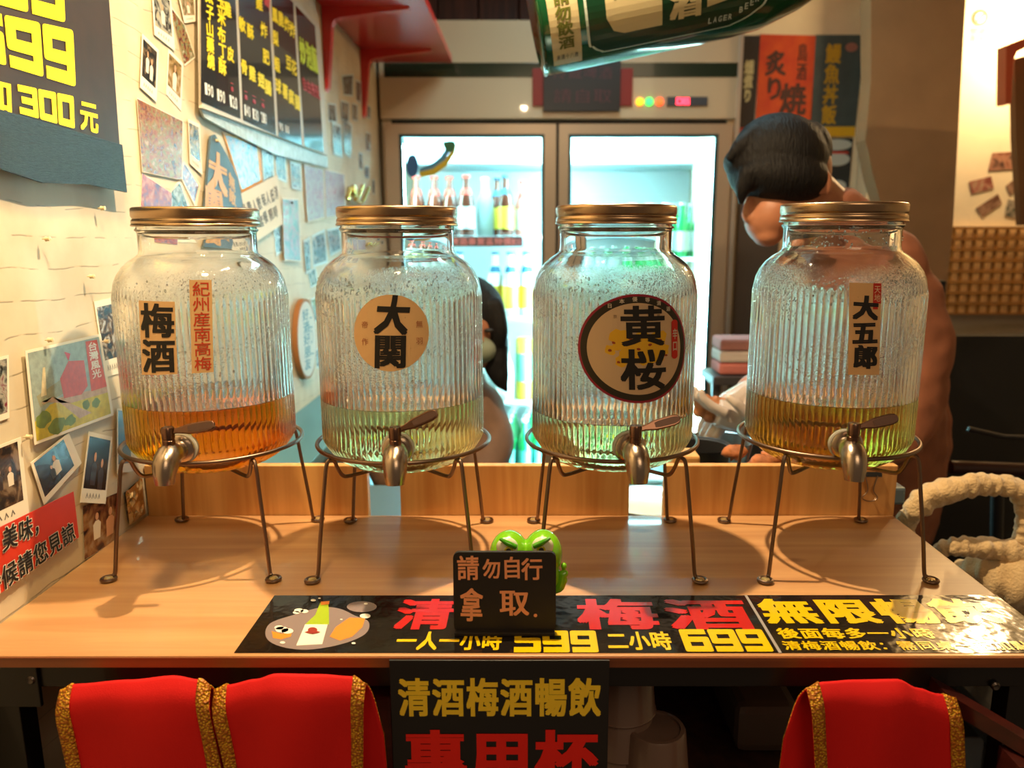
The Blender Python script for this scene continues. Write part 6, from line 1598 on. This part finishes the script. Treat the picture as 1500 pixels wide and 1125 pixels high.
for k in range(0):
    a0 = RH.uniform(0, 2 * PI); b0 = RH.uniform(0.1, 1.25)
    c0 = A(1146, 226, 1.560)
    def hp(a_, b_, r_=1.0): return c0 + Vector((0.100 * math.sin(b_) * math.cos(a_) * r_, 0.097 * math.sin(b_) * math.sin(a_) * r_, 0.084 * math.cos(b_) * r_))
    limb(mm, [hp(a0, b0), hp(a0 + .15, b0 + .22, 1.02), hp(a0 + .25, b0 + .42, 1.0)], [0.010, 0.008, 0.004], 3, 6)
organic('hair', mm, HAIR, 0.0035, pr1, 8, 0.6)
# forearms and gloved hands
mm = M(); limb(mm, [A(1318, 645, 1.49), A(1250, 655, 1.44), A(1170, 645, 1.40), A(1120, 622, 1.39)], [0.046, 0.042, 0.034, 0.028], 5, 14)
organic('forearm', mm, SKN, 0.005, pr1, 3)
mm = M(); limb(mm, [A(1132, 560, 1.58), A(1115, 566, 1.52), A(1100, 572, 1.47)], [0.042, 0.036, 0.030], 5, 14)
organic('forearm', mm, SKN, 0.005, pr1, 3)
mm = M(); hand(mm, A(1112, 618, 1.39), (-0.9, 0.0, 0.20), (-0.1, 0.2, 0.9), 1.0, 0.5, 1); organic('gloved_hand', mm, GLV, 0.0032, pr1, 2, 0.5)
mm = M(); hand(mm, A(1098, 574, 1.46), (-0.75, -0.35, -0.45), (-0.3, -0.1, -0.9), 1.0, 0.45, -1); organic('gloved_hand', mm, GLV, 0.0032, pr1, 2, 0.5)
mm = M()
for (u, v, r_) in ((1030, 588, .020), (1048, 594, .024), (1042, 608, .020), (1062, 602, .022), (1026, 602, .016), (1070, 590, .016)):
    mm.ell(A(u, v, 1.405), r_, r_ * .9, r_ * .75, 12, 8, fn=lambda p_: p_ * (1 + .15 * R2.uniform(-1, 1)))
o = organic('meat_piece', mm, mat('brown_meat', srgb(176, 112, 66), 0.55, var=.35, vscale=50, bump=.8, bscale=80), 0.003, None, 2, .5); tag(o, 'brown piece of food held in the gloved hands', 'food')

pr2 = thing('person', 'person with a dark ponytail and face mask, mostly hidden behind the second jar', 'person', (onY(650, 700, 1.86).x, 1.88, 0))
mm = M(); bx = onY(640, 650, 1.88)
limb(mm, [Vector((bx.x, 1.90, 0.86)), A(642, 690, 1.88), A(648, 620, 1.88), A(668, 560, 1.88)], [0.155, 0.158, 0.150, 0.075], 6, 22)
limb(mm, [A(580, 600, 1.88), A(640, 585, 1.89), A(700, 600, 1.87)], [0.07, 0.085, 0.07], 5, 16)
limb(mm, [A(702, 604, 1.86), A(722, 650, 1.80), A(700, 700, 1.70)], [0.064, 0.054, 0.046], 5, 14)
limb(mm, [A(578, 604, 1.86), A(556, 650, 1.80), A(575, 700, 1.70)], [0.064, 0.054, 0.046], 5, 14)
organic('jacket', mm, mat('brown_jacket', srgb(112, 82, 62), 0.8, var=.3, vscale=14, bump=.5, bscale=20), 0.008, pr2, 8)
mm = M().ell(Vector((bx.x - 0.02, 1.78, 0.90)), 0.12, 0.06, 0.19, 20, 14); organic('apron', mm, mat('pale_apron', srgb(206, 196, 182), 0.8, bump=.4, bscale=14), 0.008, pr2, 4)
mm = M()
for s_ in (-1, 1): limb(mm, [Vector((bx.x + .07 * s_, 1.90, 0.80)), Vector((bx.x + .08 * s_, 1.88, 0.45)), Vector((bx.x + .08 * s_, 1.92, 0.07))], [0.095, 0.07, 0.048], 5, 14)
organic('trousers', mm, mat('dark_trousers', (0, 0, 0)), 0.010, pr2, 5)
for s_ in (-1, 1): ob('shoe', M().ell(Vector((bx.x + 0.08 * s_, 1.88, 0.035)), 0.045, 0.12, 0.035, 14, 8), DK, pr2, smooth=True)
mm = M(); limb(mm, [A(668, 560, 1.88), A(680, 530, 1.86)], [0.05, 0.05], 4, 12)
mm.ell(A(686, 480, 1.83), 0.070, 0.080, 0.100, 24, 16); mm.ell(A(692, 515, 1.79), 0.045, 0.045, 0.05)
limb(mm, [A(700, 485, 1.752), A(703, 498, 1.745)], [0.009, 0.011], 3, 8)
organic('head', mm, SKN, 0.004, pr2, 5, 0.6)
for (u, v) in ((690, 484), (716, 484)):
    ob('eye', M().ell(A(u, v, 1.762), 0.012, 0.006, 0.005, 12, 8), BLACK, pr2, smooth=True)
mm = M().ell(A(698, 513, 1.772), 0.046, 0.040, 0.034, 20, 12); ob('face_mask', mm, mat('grey_green_mask', srgb(122, 128, 108), 0.9), pr2, smooth=True)
mm = M(); mm.ell(A(686, 462, 1.85), 0.090, 0.092, 0.096, 28, 18)
limb(mm, [A(724, 450, 1.80), A(731, 485, 1.79), A(728, 515, 1.80)], [0.024, 0.022, 0.018], 5, 12)
limb(mm, [A(728, 500, 1.81), A(727, 530, 1.80), A(733, 555, 1.79), A(742, 572, 1.78)], [0.028, 0.030, 0.022, 0.005], 5, 12)
limb(mm, [A(722, 505, 1.80), A(722, 540, 1.79), A(730, 566, 1.78)], [0.020, 0.020, 0.004], 5, 12)
limb(mm, [A(650, 455, 1.80), A(644, 490, 1.79), A(648, 525, 1.80)], [0.024, 0.022, 0.012], 5, 12)
organic('hair', mm, HAIR, 0.004, pr2, 3, 0.5)

# ================================================================ INFLATABLE GREEN BOTTLE
YB_ = 1.45
c0 = onY(776, 4, YB_); c1 = onY(1070, -58, YB_)
axd = (c1 - c0).normalized()
zc_ = CO * YB_ + SI * (EYE.z - c0.z)
RB = 103 / FPX * zc_
nY = Vector((0, -1, 0)); nY = (nY - axd * nY.dot(axd)).normalized(); nU = axd.cross(nY) * -1
if nU.z < 0: nU = -nU
Mx = Matrix((nY, nU, axd)).transposed()
L_ = (c1 - c0).length
GBL = mat('green_vinyl', srgb(14, 74, 40), 0.16, coat=0.8, bump=0.15, bscale=12)
ibt = thing('inflatable_bottle', 'large glossy green inflatable beer bottle hanging at the top centre', 'inflatable bottle', c0)
ob('vinyl_body', M().lathe([(0, 0.012), (RB * .6, 0.010), (RB * .88, 0.0), (RB * .97, 0.004), (RB, 0.015), (RB, L_ * .95), (RB * .97, L_ * 1.1), (RB * .82, L_ * 1.30), (RB * .58, L_ * 1.5), (RB * .42, L_ * 1.7), (RB * .38, L_ * 2.1), (RB * .40, L_ * 2.2), (0, L_ * 2.22)], 56, c0, axis=Mx), GBL, ibt, smooth=True, weld=True)
ob('seam_ring', M().tube([c0 + Mx @ Vector((RB * .985 * math.cos(2 * PI * k / 48), RB * .985 * math.sin(2 * PI * k / 48), 0.006)) for k in range(48)], 0.003, 8, closed=True), GBL, ibt, smooth=True)
def bpatch(s, t, h=0.0):
    """s along the axis (m / L_), t: angle -1..1 quarter turns, 0 = towards the camera"""
    a = (t - 0.19) * PI / 2
    return c0 + Mx @ Vector(((RB + 0.0008 + h) * math.cos(a), (RB + 0.0008 + h) * math.sin(a), s * L_))
def vt(f): return lambda s, t, h=0.0: f(t, -s, h)         # reading direction turned a quarter clockwise
class PB_(Print):
    def raw(s, pts, faces, h):
        bm = bmesh.new(); vv = [bm.verts.new((p_[0], p_[1], 0)) for p_ in pts]
        for fc in faces:
            try: bm.faces.new([vv[i] for i in fc])
            except ValueError: pass
        y0_ = min(p_[1] for p_ in pts); y1_ = max(p_[1] for p_ in pts); x0_ = min(p_[0] for p_ in pts); x1_ = max(p_[0] for p_ in pts)
        for k in range(-20, 21):
            for lo, hi, co, no in ((y0_, y1_, (0, k / 20, 0), (0, 1, 0)), (x0_, x1_, (k / 20, 0, 0), (1, 0, 0))):
                if lo < k / 20 < hi: bmesh.ops.bisect_plane(bm, geom=bm.verts[:] + bm.edges[:] + bm.faces[:], plane_co=co, plane_no=no)
        bm.verts.index_update()
        s.m.add([s.f(v.co.x, v.co.y, h) for v in bm.verts], [[v.index for v in fc.verts] for fc in bm.faces]); bm.free()
CRL = mat('balloon_cream', srgb(196, 182, 140), 0.35, coat=.4); DGR = mat('balloon_dark_green', srgb(12, 56, 34), 0.3, coat=.4); WL = mat('balloon_white_line', srgb(190, 205, 195), 0.35)
P = PB_(bpatch); P.poly([(.055, -.62), (.195, -.62), (.195, .62), (.055, .62)], 0); lbq = P.out('side_label', CRL, ibt)
P = PB_(bpatch); P.text('請勿飲酒', .085, -.42, .165, .08, bold=.03, vertical=True, h=.0008); P.out('lettering', mat('olive_ink', srgb(92, 98, 30), 0.5), lbq)
P = PB_(bpatch)
for k in range(5): P.text('未滿十八歲'[k], .07 + .022 * k, -.54, .09 + .022 * k, -.47, h=.0008)
P.out('lettering', BLACK, lbq)
ol = [(.23, .62), (.23, -.34), (.25, -.46), (.29, -.53), (.35, -.55), (.85, -.55), (.93, -.53), (1.02, -.44), (1.08, -.25), (1.09, .62)]
P = PB_(bpatch); P.poly(ol, .0003); P.out('label_field', DGR, ibt)
P = PB_(bpatch); pl = smooth_path([(a, b, 0) for a, b in ol], 5); P2 = [(p_.x, p_.y) for p_ in pl]
for i in range(len(P2) - 1):
    (xa, ya), (xb, yb_) = P2[i], P2[i + 1]; d_ = math.hypot(xb - xa, yb_ - ya) or 1; nx, ny = -(yb_ - ya) / d_ * .006, (xb - xa) / d_ * .006
    P.poly([(xa + nx, ya + ny), (xa - nx, ya - ny), (xb - nx, yb_ - ny), (xb + nx, yb_ + ny)], .0008)
P.out('white_outline', WL, ibt)
P = PB_(bpatch); P.poly([(.32, .62), (.32, -.22), (.35, -.34), (.40, -.38), (.58, -.38), (.58, .62)], .0008); P.poly([(.79, .62), (.79, -.30), (.93, -.26), (1.0, -.12), (1.03, .2), (1.02, .62)], .0008); P.out('cream_field', CRL, ibt)
def rot_text(st, s0, t0, s1, t1, mt, bold=.03, h=.0014):
    P = PB_(vt(bpatch)); P.text(st, -t1, s0, -t0, s1, bold=bold, h=h); P.out('lettering', mt, ibt)
rot_text('TAIWAN', .47, -.10, .55, .62, DGR); rot_text('BEER', .36, -.10, .44, .40, DGR)
P = PB_(bpatch); P.text('啤酒', .61, -.36, .77, .30, bold=.05, vertical=True, h=.0012); P.out('lettering', CRL, ibt)
P = PB_(bpatch)
for k, ch in enumerate('LAGER BEER'):
    if ch != ' ': P.text(ch, .80 + .024 * k, -.47 + max(0, k - 4) * .025, .82 + .024 * k, -.40 + max(0, k - 4) * .025, h=.0012, bold=.03)
P.out('lettering', WL, ibt)
